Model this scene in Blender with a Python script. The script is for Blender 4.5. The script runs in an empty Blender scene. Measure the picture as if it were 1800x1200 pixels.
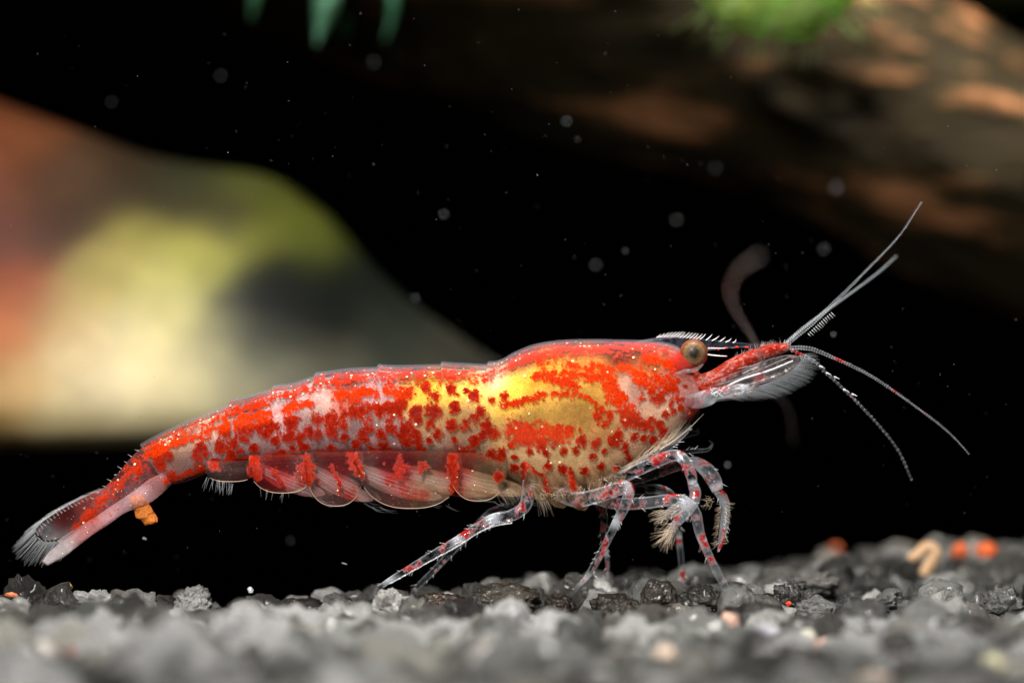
import bpy, math, random
import numpy as np
from mathutils import Vector, Matrix, noise as mnoise

# ------------------------------------------------------------------ camera, world, lights, exposure
# 1 Blender unit = 1 cm.  The shrimp stands in the plane y = 0, the lens is 15 cm in front of it.
SC, D = 0.002, 15.0
scene = bpy.context.scene
scene.unit_settings.system = 'METRIC'
scene.unit_settings.scale_length = 0.01
col = scene.collection

cam = bpy.data.cameras.new('camera')
cam.lens, cam.sensor_width, cam.sensor_fit = 150.0, 36.0, 'HORIZONTAL'
cam.clip_start, cam.clip_end = 0.2, 400.0
cam.dof.use_dof = True
cam.dof.focus_distance = D - 0.06
cam.dof.aperture_fstop = 0.43          # entrance pupil about 3.5 mm across
cam.dof.aperture_blades = 0
camo = bpy.data.objects.new('camera', cam)
camo.location = (0, -D, 0)
camo.rotation_euler = (math.radians(90), 0, 0)
col.objects.link(camo)
scene.camera = camo

world = bpy.data.worlds.new('World')
scene.world = world
world.use_nodes = True
world.node_tree.nodes['Background'].inputs[0].default_value = (0.5, 0.6, 0.65, 1)
world.node_tree.nodes['Background'].inputs[1].default_value = 0.004

def area(name, loc, target, size, power, color, size_y=None):
    l = bpy.data.lights.new(name, 'AREA')
    l.energy, l.color, l.size = power, color, size
    if size_y:
        l.shape, l.size_y = 'RECTANGLE', size_y
    o = bpy.data.objects.new(name, l)
    o.location = loc
    d = Vector(target) - Vector(loc)
    o.rotation_euler = d.to_track_quat('-Z', 'Y').to_euler()
    col.objects.link(o)
    return o
key = area('flash_above_tank', (0.4, -1.2, 11), (0.1, -0.8, -0.4), 2.0, 270, (1.0, 0.965, 0.91))
key.data.spread = math.radians(62)
back = area('added_log_light', (2.2, 2.4, 8), (1.6, 3.7, 0.9), 1.2, 85, (1.0, 0.93, 0.84))  # added unseen lamp, brightens the log's shoulder and the moss
back.data.spread = math.radians(26)
sl = bpy.data.lights.new('snooted_flash_front', 'SPOT')          # a narrow beam on the shrimp, from over the camera
sl.energy, sl.color, sl.shadow_soft_size, sl.spot_size, sl.spot_blend = 10500, (1.0, 0.97, 0.93), 0.9, math.radians(26), 0.7
so = bpy.data.objects.new('snooted_flash_front', sl)
so.location = (-2.6, -11.5, 5.6)
so.rotation_euler = (Vector((-0.1, -0.1, -0.35)) - so.location).to_track_quat('-Z', 'Y').to_euler()
col.objects.link(so)

vs = scene.view_settings
vs.view_transform, vs.look, vs.exposure, vs.gamma = 'Standard', 'None', 0.0, 1.0
vs.use_curve_mapping = False
scene.render.engine = 'CYCLES'
scene.cycles.use_denoising = True
scene.cycles.max_bounces = 10
scene.cycles.transparent_max_bounces = 32
scene.cycles.transmission_bounces = 6
scene.cycles.caustics_reflective = False
scene.cycles.caustics_refractive = False

random.seed(7)
rng = np.random.default_rng(7)

# ------------------------------------------------------------------ helpers
def W(x, y, d=0.0):
    """a point d cm behind the shrimp's plane, given on a 1800 x 1200 drawing of the view"""
    k = SC * (D + d) / D
    return np.array(((x - 900) * k, d, (600 - y) * k))

def s2l(c):
    c = np.asarray(c, float) / 255.0
    return np.where(c <= 0.04045, c / 12.92, ((c + 0.055) / 1.055) ** 2.4)

def tag(o, label=None, cat=None, group=None, kind=None):
    if label: o['label'] = label
    if cat: o['category'] = cat
    if group: o['group'] = group
    if kind: o['kind'] = kind
    return o

def empty(name, loc):
    o = bpy.data.objects.new(name, None)
    o.location = Vector(loc)
    o.empty_display_size = 0.1
    col.objects.link(o)
    return o

def origin_of(o):
    v = np.zeros(3)
    while o is not None:
        v += np.array(o.location)
        o = o.parent
    return v

def mesh_obj(name, verts, faces, mat, parent=None, loc=None, smooth=True, attrs=None):
    verts = np.asarray(verts, float)
    if parent is not None:
        org = origin_of(parent)
    else:
        org = np.array(loc, float) if loc is not None else np.zeros(3)
    me = bpy.data.meshes.new(name)
    if isinstance(faces, np.ndarray):
        n, k = faces.shape
        me.vertices.add(len(verts)); me.vertices.foreach_set('co', (verts - org).ravel())
        me.loops.add(n * k); me.loops.foreach_set('vertex_index', faces.ravel().astype(np.int32))
        me.polygons.add(n)
        me.polygons.foreach_set('loop_start', np.arange(0, n * k, k, dtype=np.int32))
        me.polygons.foreach_set('loop_total', np.full(n, k, dtype=np.int32))
        me.update(calc_edges=True)
    else:
        me.from_pydata((verts - org).tolist(), [], [list(map(int, f)) for f in faces])
    if smooth:
        me.polygons.foreach_set('use_smooth', np.ones(len(me.polygons), bool))
    for an, arr in (attrs or {}).items():
        a = me.attributes.new(an, 'FLOAT_COLOR', 'POINT')
        arr = np.asarray(arr, np.float32)
        if arr.shape[1] == 3:
            arr = np.hstack([arr, np.ones((len(arr), 1), np.float32)])
        a.data.foreach_set('color', arr.ravel())
    me.materials.append(mat)
    me.validate()
    o = bpy.data.objects.new(name, me)
    if parent is not None:
        o.parent = parent
    else:
        o.location = Vector(org)
    col.objects.link(o)
    return o

def spline(pts, n):
    """Catmull-Rom through rows of pts, n samples, even by arc length of the first three columns"""
    P = np.asarray(pts, float)
    if len(P) == 2:
        t = np.linspace(0, 1, n)[:, None]
        return P[0] * (1 - t) + P[1] * t
    Q = np.vstack([2 * P[0] - P[1], P, 2 * P[-1] - P[-2]])
    m = max(8, int(4 * n / len(P)))
    out = []
    for i in range(1, len(Q) - 2):
        t = np.linspace(0, 1, m, endpoint=False)[:, None]
        a, b, c, d = Q[i - 1], Q[i], Q[i + 1], Q[i + 2]
        out.append(0.5 * (2 * b + (c - a) * t + (2 * a - 5 * b + 4 * c - d) * t ** 2 + (3 * b - a - 3 * c + d) * t ** 3))
    out = np.vstack(out + [P[-1:]])
    s = np.r_[0, np.cumsum(np.linalg.norm(np.diff(out[:, :3], axis=0), axis=1))]
    u = np.linspace(0, s[-1], n)
    return np.stack([np.interp(u, s, out[:, k]) for k in range(out.shape[1])], 1)

def grid_faces(n, m, closed=True):
    i = np.arange(n - 1)[:, None]
    j = np.arange(m if closed else m - 1)[None, :]
    j2 = (j + 1) % m
    f = np.stack([i * m + j, i * m + j2, (i + 1) * m + j2, (i + 1) * m + j], -1)
    return f.reshape(-1, 4)

def tube_geo(pts, n=24, m=8, flat=1.0):
    """pts rows (x, y, z, r) in cm; a tapered tube closed at both ends.  Returns verts, faces, t"""
    S = spline(pts, n)
    P, R = S[:, :3], np.maximum(S[:, 3], 1e-5)
    T = np.gradient(P, axis=0)
    T /= np.linalg.norm(T, axis=1)[:, None] + 1e-12
    side = np.array([0, 1.0, 0])
    A = np.cross(T, side); ln = np.linalg.norm(A, axis=1)[:, None]
    A = np.where(ln < 0.05, np.array([1.0, 0, 0]), A / np.maximum(ln, 1e-6))
    B = np.cross(T, A)
    a = np.linspace(0, 2 * np.pi, m, endpoint=False)
    V = P[:, None] + R[:, None, None] * (np.cos(a)[None, :, None] * A[:, None] + flat * np.sin(a)[None, :, None] * B[:, None])
    V = V.reshape(-1, 3)
    F = grid_faces(n, m)
    k = len(V)
    V = np.vstack([V, P[0], P[-1]])
    c0 = np.stack([np.full(m, k), (np.arange(m) + 1) % m, np.arange(m), np.arange(m)], 1)
    b = (n - 1) * m
    c1 = np.stack([np.full(m, k + 1), b + np.arange(m), b + (np.arange(m) + 1) % m, b + (np.arange(m) + 1) % m], 1)
    F = [tuple(f) for f in F] + [tuple(f[:3]) for f in c0] + [tuple(f[:3]) for f in c1]
    t = np.r_[np.repeat(np.linspace(0, 1, n), m), 0, 1]
    return V, F, t

def px_path(rows, k=1.0):
    """rows (px, py, depth_cm, radius_px) -> cm"""
    return [np.r_[W(x, y, d), r * SC * k] for x, y, d, r in rows]

def hairs_geo(hairs, m=3, n=4):
    """hairs: list of (p0, p1, bend_vec, r) tapered strands"""
    V, F = [], []
    for p0, p1, bend, r in hairs:
        p0, p1, bend = map(np.asarray, (p0, p1, bend))
        base = len(V)
        t = np.linspace(0, 1, n)
        ax = p1 - p0
        side = np.cross(ax, (0, 1, 0.01)); side = side / (np.linalg.norm(side) + 1e-12)
        up = np.cross(ax, side); up = up / (np.linalg.norm(up) + 1e-12)
        for q in t:
            c = p0 + ax * q + bend * (q * (1 - q) * 4)
            rr = r * (1 - 0.85 * q)
            for k in range(m):
                a = 2 * math.pi * k / m
                V.append(c + rr * (math.cos(a) * side + math.sin(a) * up))
        for i in range(n - 1):
            for k in range(m):
                F.append((base + i * m + k, base + i * m + (k + 1) % m, base + (i + 1) * m + (k + 1) % m, base + (i + 1) * m + k))
    return np.array(V), F

class Vnoise:
    """cheap smooth value noise on arrays"""
    def __init__(s, seed): s.t = np.random.default_rng(seed).random((64, 64, 64))
    def __call__(s, p, f):
        q = p * f + 137.31
        i = np.floor(q).astype(int); u = q - i; u = u * u * (3 - 2 * u)
        r = 0
        for dx in (0, 1):
            for dy in (0, 1):
                for dz in (0, 1):
                    w = (u[:, 0] if dx else 1 - u[:, 0]) * (u[:, 1] if dy else 1 - u[:, 1]) * (u[:, 2] if dz else 1 - u[:, 2])
                    r = r + w * s.t[(i[:, 0] + dx) % 64, (i[:, 1] + dy) % 64, (i[:, 2] + dz) % 64]
        return r * 2 - 1
    def fbm(s, p, f, o=4, g=0.5):
        a, r = 1.0, 0
        for k in range(o):
            r = r + a * s(p + 11.7 * k, f); f *= 2.03; a *= g
        return r
VN = Vnoise(3)

# ------------------------------------------------------------------ materials
def new_mat(name):
    m = bpy.data.materials.new(name)
    m.use_nodes = True
    nt = m.node_tree
    nt.nodes.clear()
    out = nt.nodes.new('ShaderNodeOutputMaterial')
    return m, nt, out

def N(nt, typ, **kw):
    n = nt.nodes.new(typ)
    for k, v in kw.items():
        if k.startswith('i_'):
            n.inputs[k[2:].replace('_', ' ')].default_value = v
        else:
            setattr(n, k, v)
    return n

def L(nt, a, b): nt.links.new(a, b)

def math_node(nt, op, a, b=None, clamp=False):
    n = nt.nodes.new('ShaderNodeMath'); n.operation = op; n.use_clamp = clamp
    for i, v in enumerate((a, b)):
        if v is None: continue
        if isinstance(v, (int, float)): n.inputs[i].default_value = v
        else: L(nt, v, n.inputs[i])
    return n.outputs[0]

def mix_col(nt, fac, a, b, mode='MIX'):
    n = nt.nodes.new('ShaderNodeMix'); n.data_type = 'RGBA'; n.blend_type = mode
    if isinstance(fac, (int, float)): n.inputs[0].default_value = fac
    else: L(nt, fac, n.inputs[0])
    for i, v in ((6, a), (7, b)):
        if isinstance(v, (tuple, list, np.ndarray)): n.inputs[i].default_value = (*v[:3], 1)
        else: L(nt, v, n.inputs[i])
    return n.outputs[2]

def mrange(nt, v, a, b, c=0.0, d=1.0, smooth=True):
    n = nt.nodes.new('ShaderNodeMapRange')
    n.interpolation_type = 'SMOOTHSTEP' if smooth else 'LINEAR'
    L(nt, v, n.inputs[0])
    for i, q in enumerate((a, b, c, d)): n.inputs[i + 1].default_value = q
    return n.outputs[0]

def noise_tex(nt, vec, scale, detail=3.0, rough=0.5):
    n = nt.nodes.new('ShaderNodeTexNoise')
    n.inputs['Scale'].default_value = scale
    n.inputs['Detail'].default_value = detail
    n.inputs['Roughness'].default_value = rough
    L(nt, vec, n.inputs['Vector'])
    return n

def coords(nt): return nt.nodes.new('ShaderNodeTexCoord').outputs['Object']

def attr(nt, name):
    n = nt.nodes.new('ShaderNodeAttribute'); n.attribute_name = name
    return n

def bump(nt, h, strength, dist):
    b = nt.nodes.new('ShaderNodeBump'); b.inputs['Strength'].default_value = strength
    b.inputs['Distance'].default_value = dist
    L(nt, h, b.inputs['Height'])
    return b.outputs['Normal']

def principled(nt, rough=0.5, spec=0.5, coat=0.0, coat_rough=0.05, sss=0.0, sss_scale=0.03, sss_radius=(1, .45, .3)):
    p = nt.nodes.new('ShaderNodeBsdfPrincipled')
    p.inputs['Roughness'].default_value = rough
    p.inputs['Specular IOR Level'].default_value = spec
    p.inputs['Coat Weight'].default_value = coat
    p.inputs['Coat Roughness'].default_value = coat_rough
    p.inputs['Subsurface Weight'].default_value = sss
    p.inputs['Subsurface Scale'].default_value = sss_scale
    p.inputs['Subsurface Radius'].default_value = sss_radius
    return p

def pigment_mat(name, alpha_lo=1.0, alpha_hi=1.0, sss=0.25, rough=0.3, coat=0.4, core=False):
    """shrimp tissue: 'flesh' colour, red pigment cells broken up by noise, pale dots; optional see-through cuticle"""
    m, nt, out = new_mat(name)
    co = coords(nt)
    pat = attr(nt, 'pat'); flesh = attr(nt, 'flesh')
    sep = nt.nodes.new('ShaderNodeSeparateColor'); L(nt, pat.outputs['Color'], sep.inputs[0])
    n1 = noise_tex(nt, co, 62, 6.0, 0.68)
    n2 = noise_tex(nt, co, 150, 2.0, 0.5)
    f = math_node(nt, 'ADD', sep.outputs[0], math_node(nt, 'MULTIPLY', math_node(nt, 'SUBTRACT', n1.outputs['Fac'], 0.5), 0.9 if core else 2.7))
    f = math_node(nt, 'ADD', f, math_node(nt, 'MULTIPLY', math_node(nt, 'SUBTRACT', n2.outputs['Fac'], 0.5), 0.7))
    n7 = noise_tex(nt, co, 22, 3.0, 0.6)
    if not core:
        f = math_node(nt, 'ADD', f, math_node(nt, 'MULTIPLY', math_node(nt, 'SUBTRACT', n7.outputs['Fac'], 0.5), 1.5))
    red = mrange(nt, f, -0.25, 0.9, 0, .6) if core else mrange(nt, f, -0.10, 0.30)
    n5 = noise_tex(nt, co, 112, 2.0, 0.6); n6 = noise_tex(nt, co, 11, 2.0, 0.5)
    if not core:
        speck = math_node(nt, 'MULTIPLY', mrange(nt, n5.outputs['Fac'], 0.62, 0.68), mrange(nt, n6.outputs['Fac'], 0.46, 0.6))
        red = math_node(nt, 'MAXIMUM', red, math_node(nt, 'MULTIPLY', speck, 0.85))
    deep = mix_col(nt, mrange(nt, f, 0.1, 1.1), s2l((150, 30, 6)), s2l((122, 12, 2)))
    bright = mix_col(nt, n2.outputs['Fac'], s2l((180, 20, 0)), s2l((208, 60, 2)))
    redc = mix_col(nt, sep.outputs[1], deep, bright)
    n8 = noise_tex(nt, co, 170, 3.0, 0.65)
    gran = mrange(nt, n8.outputs['Fac'], 0.34, 0.66, 0.50, 1.45, False)
    redc = mix_col(nt, 1.0, redc, gran, 'MULTIPLY')
    # fine fibre mottling of the flesh
    n3 = noise_tex(nt, co, 60, 4.0, 0.6)
    fl = mix_col(nt, mrange(nt, n3.outputs['Fac'], 0.35, 0.7, 0.0, 0.55), flesh.outputs['Color'], (0.9, 0.8, 0.74), 'SOFT_LIGHT')
    fl = mix_col(nt, 1.0, fl, mrange(nt, n6.outputs['Fac'], 0.3, 0.7, 0.66, 1.25, False), 'MULTIPLY')
    fl = mix_col(nt, 0.5, fl, gran, 'MULTIPLY')
    c = mix_col(nt, red, fl, redc)
    # pale pigment dots; those along the back also paint wet glints
    vo = nt.nodes.new('ShaderNodeTexVoronoi'); vo.inputs['Scale'].default_value = 66
    L(nt, co, vo.inputs['Vector'])
    sepv = nt.nodes.new('ShaderNodeSeparateColor'); L(nt, vo.outputs['Color'], sepv.inputs[0])
    dot = mrange(nt, math_node(nt, 'ADD', vo.outputs['Distance'], math_node(nt, 'MULTIPLY', sepv.outputs[1], 0.2)), 0.40, 0.22)
    keep = mrange(nt, math_node(nt, 'ADD', sepv.outputs[0], sep.outputs[2]), 0.955, 0.98)
    dots = math_node(nt, 'MULTIPLY', dot, keep)
    c = mix_col(nt, dots, c, s2l((255, 226, 190)))
    p = principled(nt, rough, 0.03, coat, 0.07, sss, 0.03)
    L(nt, c, p.inputs['Base Color'])
    n4 = noise_tex(nt, co, 130, 2.0, 0.5)
    h = math_node(nt, 'ADD', math_node(nt, 'MULTIPLY', n2.outputs['Fac'], 0.5), math_node(nt, 'MULTIPLY', n1.outputs['Fac'], 0.8))
    L(nt, bump(nt, h, 0.35, 0.006), p.inputs['Normal']); L(nt, bump(nt, n4.outputs['Fac'], 1.0, 0.03), p.inputs['Coat Normal'])
    if alpha_hi < 1.0 or alpha_lo < 1.0:
        lw = nt.nodes.new('ShaderNodeLayerWeight'); lw.inputs[0].default_value = 0.35
        a = mrange(nt, lw.outputs['Facing'], 0.1, 0.95, alpha_lo, alpha_hi)
        a = math_node(nt, 'MAXIMUM', a, red)
        a = math_node(nt, 'MAXIMUM', a, dots)
        a = math_node(nt, 'MULTIPLY', a, 1.0, True)
        L(nt, a, p.inputs['Alpha'])
    L(nt, p.outputs[0], out.inputs[0])
    return m

def clear_mat(name, color, lo, hi, rough=0.18, spots=0.0, spot_scale=16, joint=True, spec=0.6, grainy=0.35):
    """glass-clear cuticle that thickens to white at its rims; red pigment spots; 'w' attribute = milky joints"""
    m, nt, out = new_mat(name)
    co = coords(nt)
    p = principled(nt, rough, spec, 0.2, 0.1)
    lw = nt.nodes.new('ShaderNodeLayerWeight'); lw.inputs[0].default_value = 0.5
    a = mrange(nt, lw.outputs['Facing'], 0.15, 1.0, lo, hi)
    n2 = noise_tex(nt, co, 45, 3.0, 0.6)
    a = math_node(nt, 'ADD', a, math_node(nt, 'MULTIPLY', math_node(nt, 'SUBTRACT', n2.outputs['Fac'], 0.45), grainy))
    c = None
    base = tuple(s2l(color))
    if joint:
        w = attr(nt, 'w')
        sw = nt.nodes.new('ShaderNodeSeparateColor'); L(nt, w.outputs['Color'], sw.inputs[0])
        a = math_node(nt, 'ADD', a, math_node(nt, 'MULTIPLY', sw.outputs[0], 0.45))
    if spots > 0:
        n1 = noise_tex(nt, co, spot_scale, 3.0, 0.55)
        r = mrange(nt, n1.outputs['Fac'], 0.60 - 0.1 * spots, 0.72 - 0.1 * spots)
        if joint:
            r = math_node(nt, 'MULTIPLY', r, sw.outputs[1])
        c = mix_col(nt, r, base, tuple(s2l((168, 26, 18))))
        a = math_node(nt, 'MAXIMUM', a, math_node(nt, 'MULTIPLY', r, 0.75))
        L(nt, c, p.inputs['Base Color'])
    else:
        p.inputs['Base Color'].default_value = (*base, 1)
    a = math_node(nt, 'MULTIPLY', a, 1.0, True)
    L(nt, a, p.inputs['Alpha'])
    L(nt, bump(nt, n2.outputs['Fac'], 0.3, 0.006), p.inputs['Normal'])
    L(nt, p.outputs[0], out.inputs[0])
    return m

def simple_mat(name, color, rough=0.5, spec=0.5, var=0.25, scale=20, bmp=0.3, alpha=1.0, sss=0.0, bdist=0.01, coat=0.0):
    m, nt, out = new_mat(name)
    co = coords(nt)
    base = s2l(color)
    n1 = noise_tex(nt, co, scale, 5.0, 0.6)
    c = mix_col(nt, n1.outputs['Fac'], tuple(base * (1 - var)), tuple(np.minimum(base * (1 + var), 1)))
    p = principled(nt, rough, spec, coat, 0.08, sss, 0.03)
    L(nt, c, p.inputs['Base Color'])
    p.inputs['Alpha'].default_value = alpha
    n2 = noise_tex(nt, co, scale * 4, 3.0, 0.6)
    L(nt, bump(nt, n2.outputs['Fac'], bmp, bdist), p.inputs['Normal'])
    L(nt, p.outputs[0], out.inputs[0])
    return m

def grain_mat(name, wet=False, use_attr=False):
    m, nt, out = new_mat(name)
    co = coords(nt)
    if use_attr:
        tint = attr(nt, 'tint').outputs['Color']
    else:
        tint = nt.nodes.new('ShaderNodeObjectInfo').outputs['Color']
    n1 = noise_tex(nt, co, 9, 6.0, 0.65)
    n2 = noise_tex(nt, co, 55, 4.0, 0.65)
    v = mrange(nt, n1.outputs['Fac'], 0.3, 0.72, 0.45, 1.5, False)
    c = mix_col(nt, 1.0, tint, v, 'MULTIPLY')
    sp = mrange(nt, n2.outputs['Fac'], 0.66, 0.74)
    c = mix_col(nt, math_node(nt, 'MULTIPLY', sp, 0.5), c, (0.42, 0.40, 0.36))
    p = principled(nt, 0.22 if wet else 0.42, 0.6 if wet else 0.5, 0.5 if wet else 0.15, 0.12)
    L(nt, c, p.inputs['Base Color'])
    h = math_node(nt, 'ADD', n1.outputs['Fac'], math_node(nt, 'MULTIPLY', n2.outputs['Fac'], 0.45))
    L(nt, bump(nt, h, 0.8 if wet else 1.0, 0.04), p.inputs['Normal'])
    L(nt, p.outputs[0], out.inputs[0])
    return m

def vcol_mat(name, rough=0.6, bmp=0.3, scale=6, dist=0.03, spec=0.3, sss=0.0):
    m, nt, out = new_mat(name)
    co = coords(nt)
    c0 = attr(nt, 'flesh').outputs['Color']
    n1 = noise_tex(nt, co, scale, 5.0, 0.6)
    c = mix_col(nt, 1.0, c0, mrange(nt, n1.outputs['Fac'], 0.3, 0.7, 0.8, 1.2, False), 'MULTIPLY')
    p = principled(nt, rough, spec, 0, 0.1, sss, 0.03)
    L(nt, c, p.inputs['Base Color'])
    L(nt, bump(nt, n1.outputs['Fac'], bmp, dist), p.inputs['Normal'])
    L(nt, p.outputs[0], out.inputs[0])
    return m

M = {}
M['body'] = pigment_mat('shrimp_shell_tissue', 0.22, 0.5, 0.0, 0.7, 0.07)
M['core'] = pigment_mat('shrimp_inner_tissue', 1.0, 1.0, 0.3, 0.5, 0.0, True)
M['swim'] = pigment_mat('swimmeret_tissue', 0.22, 0.55, 0.0, 0.4, 0.2)
M['joint'] = pigment_mat('leg_base_cuticle', 0.10, 0.5, 0.0, 0.4, 0.2)
M['plate'] = pigment_mat('side_plate_cuticle', 0.12, 0.45, 0.0, 0.3, 0.4)
M['fan'] = pigment_mat('tail_fan_cuticle', 0.32, 0.75, 0.0, 0.3, 0.3)
M['leg'] = clear_mat('leg_cuticle', (200, 206, 214), 0.0, 0.55, rough=0.1, spots=0.72, spot_scale=23, grainy=0.22)
M['flag'] = clear_mat('feeler_cuticle', (186, 196, 204), 0.06, 0.42, spots=0.6, spot_scale=17)
M['feeler_pale'] = clear_mat('pale_feeler_cuticle', (196, 184, 184), 0.14, 0.42, joint=False)
M['rostrum'] = clear_mat('rostrum_cuticle', (120, 132, 152), 0.03, 0.42, joint=False)
M['scale'] = clear_mat('antennal_scale_cuticle', (190, 180, 180), 0.03, 0.36, spots=0.5, spot_scale=14, joint=False)
M['cuticle'] = clear_mat('dorsal_cuticle', (150, 160, 178), 0.0, 0.26, rough=0.3, joint=False, spec=0.3, grainy=0.0)
M['seta'] = simple_mat('bristle_white', (222, 224, 226), 0.3, 0.6, 0.05, 20, 0.0)
M['seta_dim'] = simple_mat('bristle_grey', (214, 218, 222), 0.35, 0.5, 0.05, 20, 0.0, alpha=0.30)
M['seta_faint'] = simple_mat('bristle_faint', (206, 212, 218), 0.4, 0.4, 0.05, 20, 0.0, alpha=0.13)
M['seta_tan'] = simple_mat('bristle_tan', (226, 206, 180), 0.35, 0.5, 0.1, 20, 0.0, alpha=0.42)
M['rim'] = simple_mat('plate_rim', (226, 190, 166), 0.25, 0.5, 0.5, 14, 0.0, alpha=0.45)
M['grain'] = grain_mat('gravel_grain')
M['grain_wet'] = grain_mat('wet_gravel_grain', True)
M['grain_attr'] = grain_mat('gravel_mass', False, True)

# ------------------------------------------------------------------ the setting: gravel bed, back wall
def crest(x):
    """how far behind the shrimp the gravel stays level before it falls away"""
    return np.interp(x, [-4, -1.4, -0.3, 0.3, 0.9, 1.8, 4], [0.15, 0.2, 0.5, 1.3, 2.3, 3.0, 3.6])

def ground_z(x, y):
    x, y = np.asarray(x, float), np.asarray(y, float)
    over = np.maximum(y - crest(x), 0)
    z = -0.91 + 0.012 * np.clip(-x, 0, 2) + 0.03 * np.sin(x * 1.9 + 0.6) * np.cos(y * 1.1) + 0.012 * np.minimum(np.maximum(x, 0), 2)
    z = z - 0.4 * (np.sqrt(over ** 2 + 0.04) - 0.2)
    return np.maximum(z, -3.2)

m, nt, out = new_mat('gravel_bed_dark')
co = coords(nt)
n1 = noise_tex(nt, co, 5, 6, 0.65)
p = principled(nt, 0.8, 0.3)
L(nt, mix_col(nt, n1.outputs['Fac'], (0.01, 0.01, 0.009), (0.06, 0.058, 0.05)), p.inputs['Base Color'])
L(nt, bump(nt, n1.outputs['Fac'], 1.0, 0.08), p.inputs['Normal'])
L(nt, p.outputs[0], out.inputs[0])
M['bed'] = m
nx, ny = 90, 110
gx, gy = np.meshgrid(np.linspace(-12, 12, nx), np.linspace(-9, 14, ny), indexing='ij')
bed = mesh_obj('gravel_bed', np.stack([gx.ravel(), gy.ravel(), (ground_z(gx, gy) - 0.16).ravel()], 1),
               grid_faces(nx, ny, False), M['bed'])
tag(bed, kind='structure')

M['wall'] = simple_mat('black_backing_sheet', (44, 48, 42), 0.9, 0.05, 0.4, 0.6, 0.0)
wall = mesh_obj('tank_back_wall', [(-14, 14, -4), (14, 14, -4), (14, 14, 14), (-14, 14, 14), (-14, 14.3, -4), (14, 14.3, -4), (14, 14.3, 14), (-14, 14.3, 14)],
                [(0, 1, 2, 3), (7, 6, 5, 4), (0, 4, 5, 1), (3, 2, 6, 7), (0, 3, 7, 4), (1, 5, 6, 2)], M['wall'], smooth=False)
tag(wall, kind='structure')

# grains --------------------------------------------------------------------------------------------
import bmesh
def ico(sub):
    b = bmesh.new(); bmesh.ops.create_icosphere(b, subdivisions=sub, radius=1.0)
    v = np.array([q.co[:] for q in b.verts]); f = np.array([[q.index for q in t.verts] for t in b.faces])
    b.free(); return v, f
ICO = {k: ico(k) for k in (2, 3, 4, 5)}

def grain_verts(sub, seed, rough=1.0):
    v, f = ICO[sub]
    r = np.random.default_rng(seed)
    off = r.random(3) * 40
    # facet it: cut by a few random planes, then rough porous relief
    q = v.copy()
    for _ in range(9):
        n = r.normal(size=3); n /= np.linalg.norm(n)
        h = r.uniform(0.62, 0.92)
        d = q @ n
        q = q - np.maximum(d - h, 0)[:, None] * n * 0.85
    q = q * (1 + rough * (0.20 * VN.fbm(v + off, 1.8, 3) + 0.12 * VN.fbm(v + off, 5.0, 3, 0.62)))[:, None]
    if rough > 0.5:
        q = q * (1 - 0.22 * np.clip(VN(v + off + 9, 3.3) - 0.15, 0, 1) * 2)[:, None]
    q *= r.uniform(0.75, 1.15, 3)
    return q, f

def rand_rot(r):
    a, b, c = r.random(3) * 6.283
    return np.array((Matrix.Rotation(a, 3, 'X') @ Matrix.Rotation(b, 3, 'Y') @ Matrix.Rotation(c, 3, 'Z')))

greys = [(128, 129, 126), (84, 85, 83), (176, 176, 172), (54, 55, 53), (108, 106, 100), (40, 39, 37)]
top, low = [], []
step = 0.128
for ix, x in enumerate(np.arange(-3.0, 3.2, step)):
    for y in np.arange(-5.2, 5.6, step * 0.9):
        xx, yy = x + rng.uniform(-.06, .06), y + rng.uniform(-.06, .06)
        if yy > float(crest(xx)) + 0.9: continue
        if abs(xx) > 1.95 * (D + yy) / D + 0.25: continue
        r = rng.uniform(0.055, 0.098) * (1.25 if rng.random() < 0.15 else 1)
        if yy < -.8:
            r *= 1.4
            if rng.random() < .3: continue
        z = float(ground_z(xx, yy)) - (.065 if yy > -.8 else .095) + rng.uniform(-.06, .03)
        top.append((xx, yy, z, r))
        low.append((xx + step / 2, yy + step / 2, z - 0.07, rng.uniform(0.06, 0.085)))

# darker, wet, sharply seen grains along the line of focus: (px, py of centre, depth, half width px, half height px)
hero = [(775, 1062, -0.02, 50, 22, (66, 52, 42)), (893, 1056, 0.0, 62, 34, (78, 72, 64)), (985, 1066, 0.02, 30, 24, (52, 44, 38)),
        (1082, 1076, 0.0, 48, 36, (62, 56, 50)), (1155, 1052, 0.0, 34, 36, (58, 52, 46)), (1238, 1058, 0.0, 44, 34, (54, 52, 48)),
        (1180, 1088, -0.1, 40, 30, (80, 74, 68)), (1395, 1052, 0.05, 42, 30, (50, 50, 48)), (1435, 1028, 0.5, 44, 26, (92, 90, 86)),
        (1440, 1076, -0.02, 46, 30, (88, 88, 86)), (1560, 1062, 0.1, 50, 30, (86, 86, 84)), (1760, 1062, 0.05, 48, 34, (84, 84, 82)),
        (335, 1058, 0.02, 36, 34, (150, 150, 148)), (690, 1066, -0.28, 36, 36, (150, 148, 144)), (165, 1064, -0.1, 52, 32, (140, 140, 138)),
        (510, 1062, 0.03, 20, 12, (60, 52, 48))]
hw = [W(h[0], h[1], h[2]) for h in hero]
def blocked(x, y):
    return any(abs(x - a[0]) < h[3] * SC * 0.8 and abs(y - a[1]) < 0.1 for a, h in zip(hw, hero))
top = [t for t in top if not blocked(t[0], t[1])]
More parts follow.
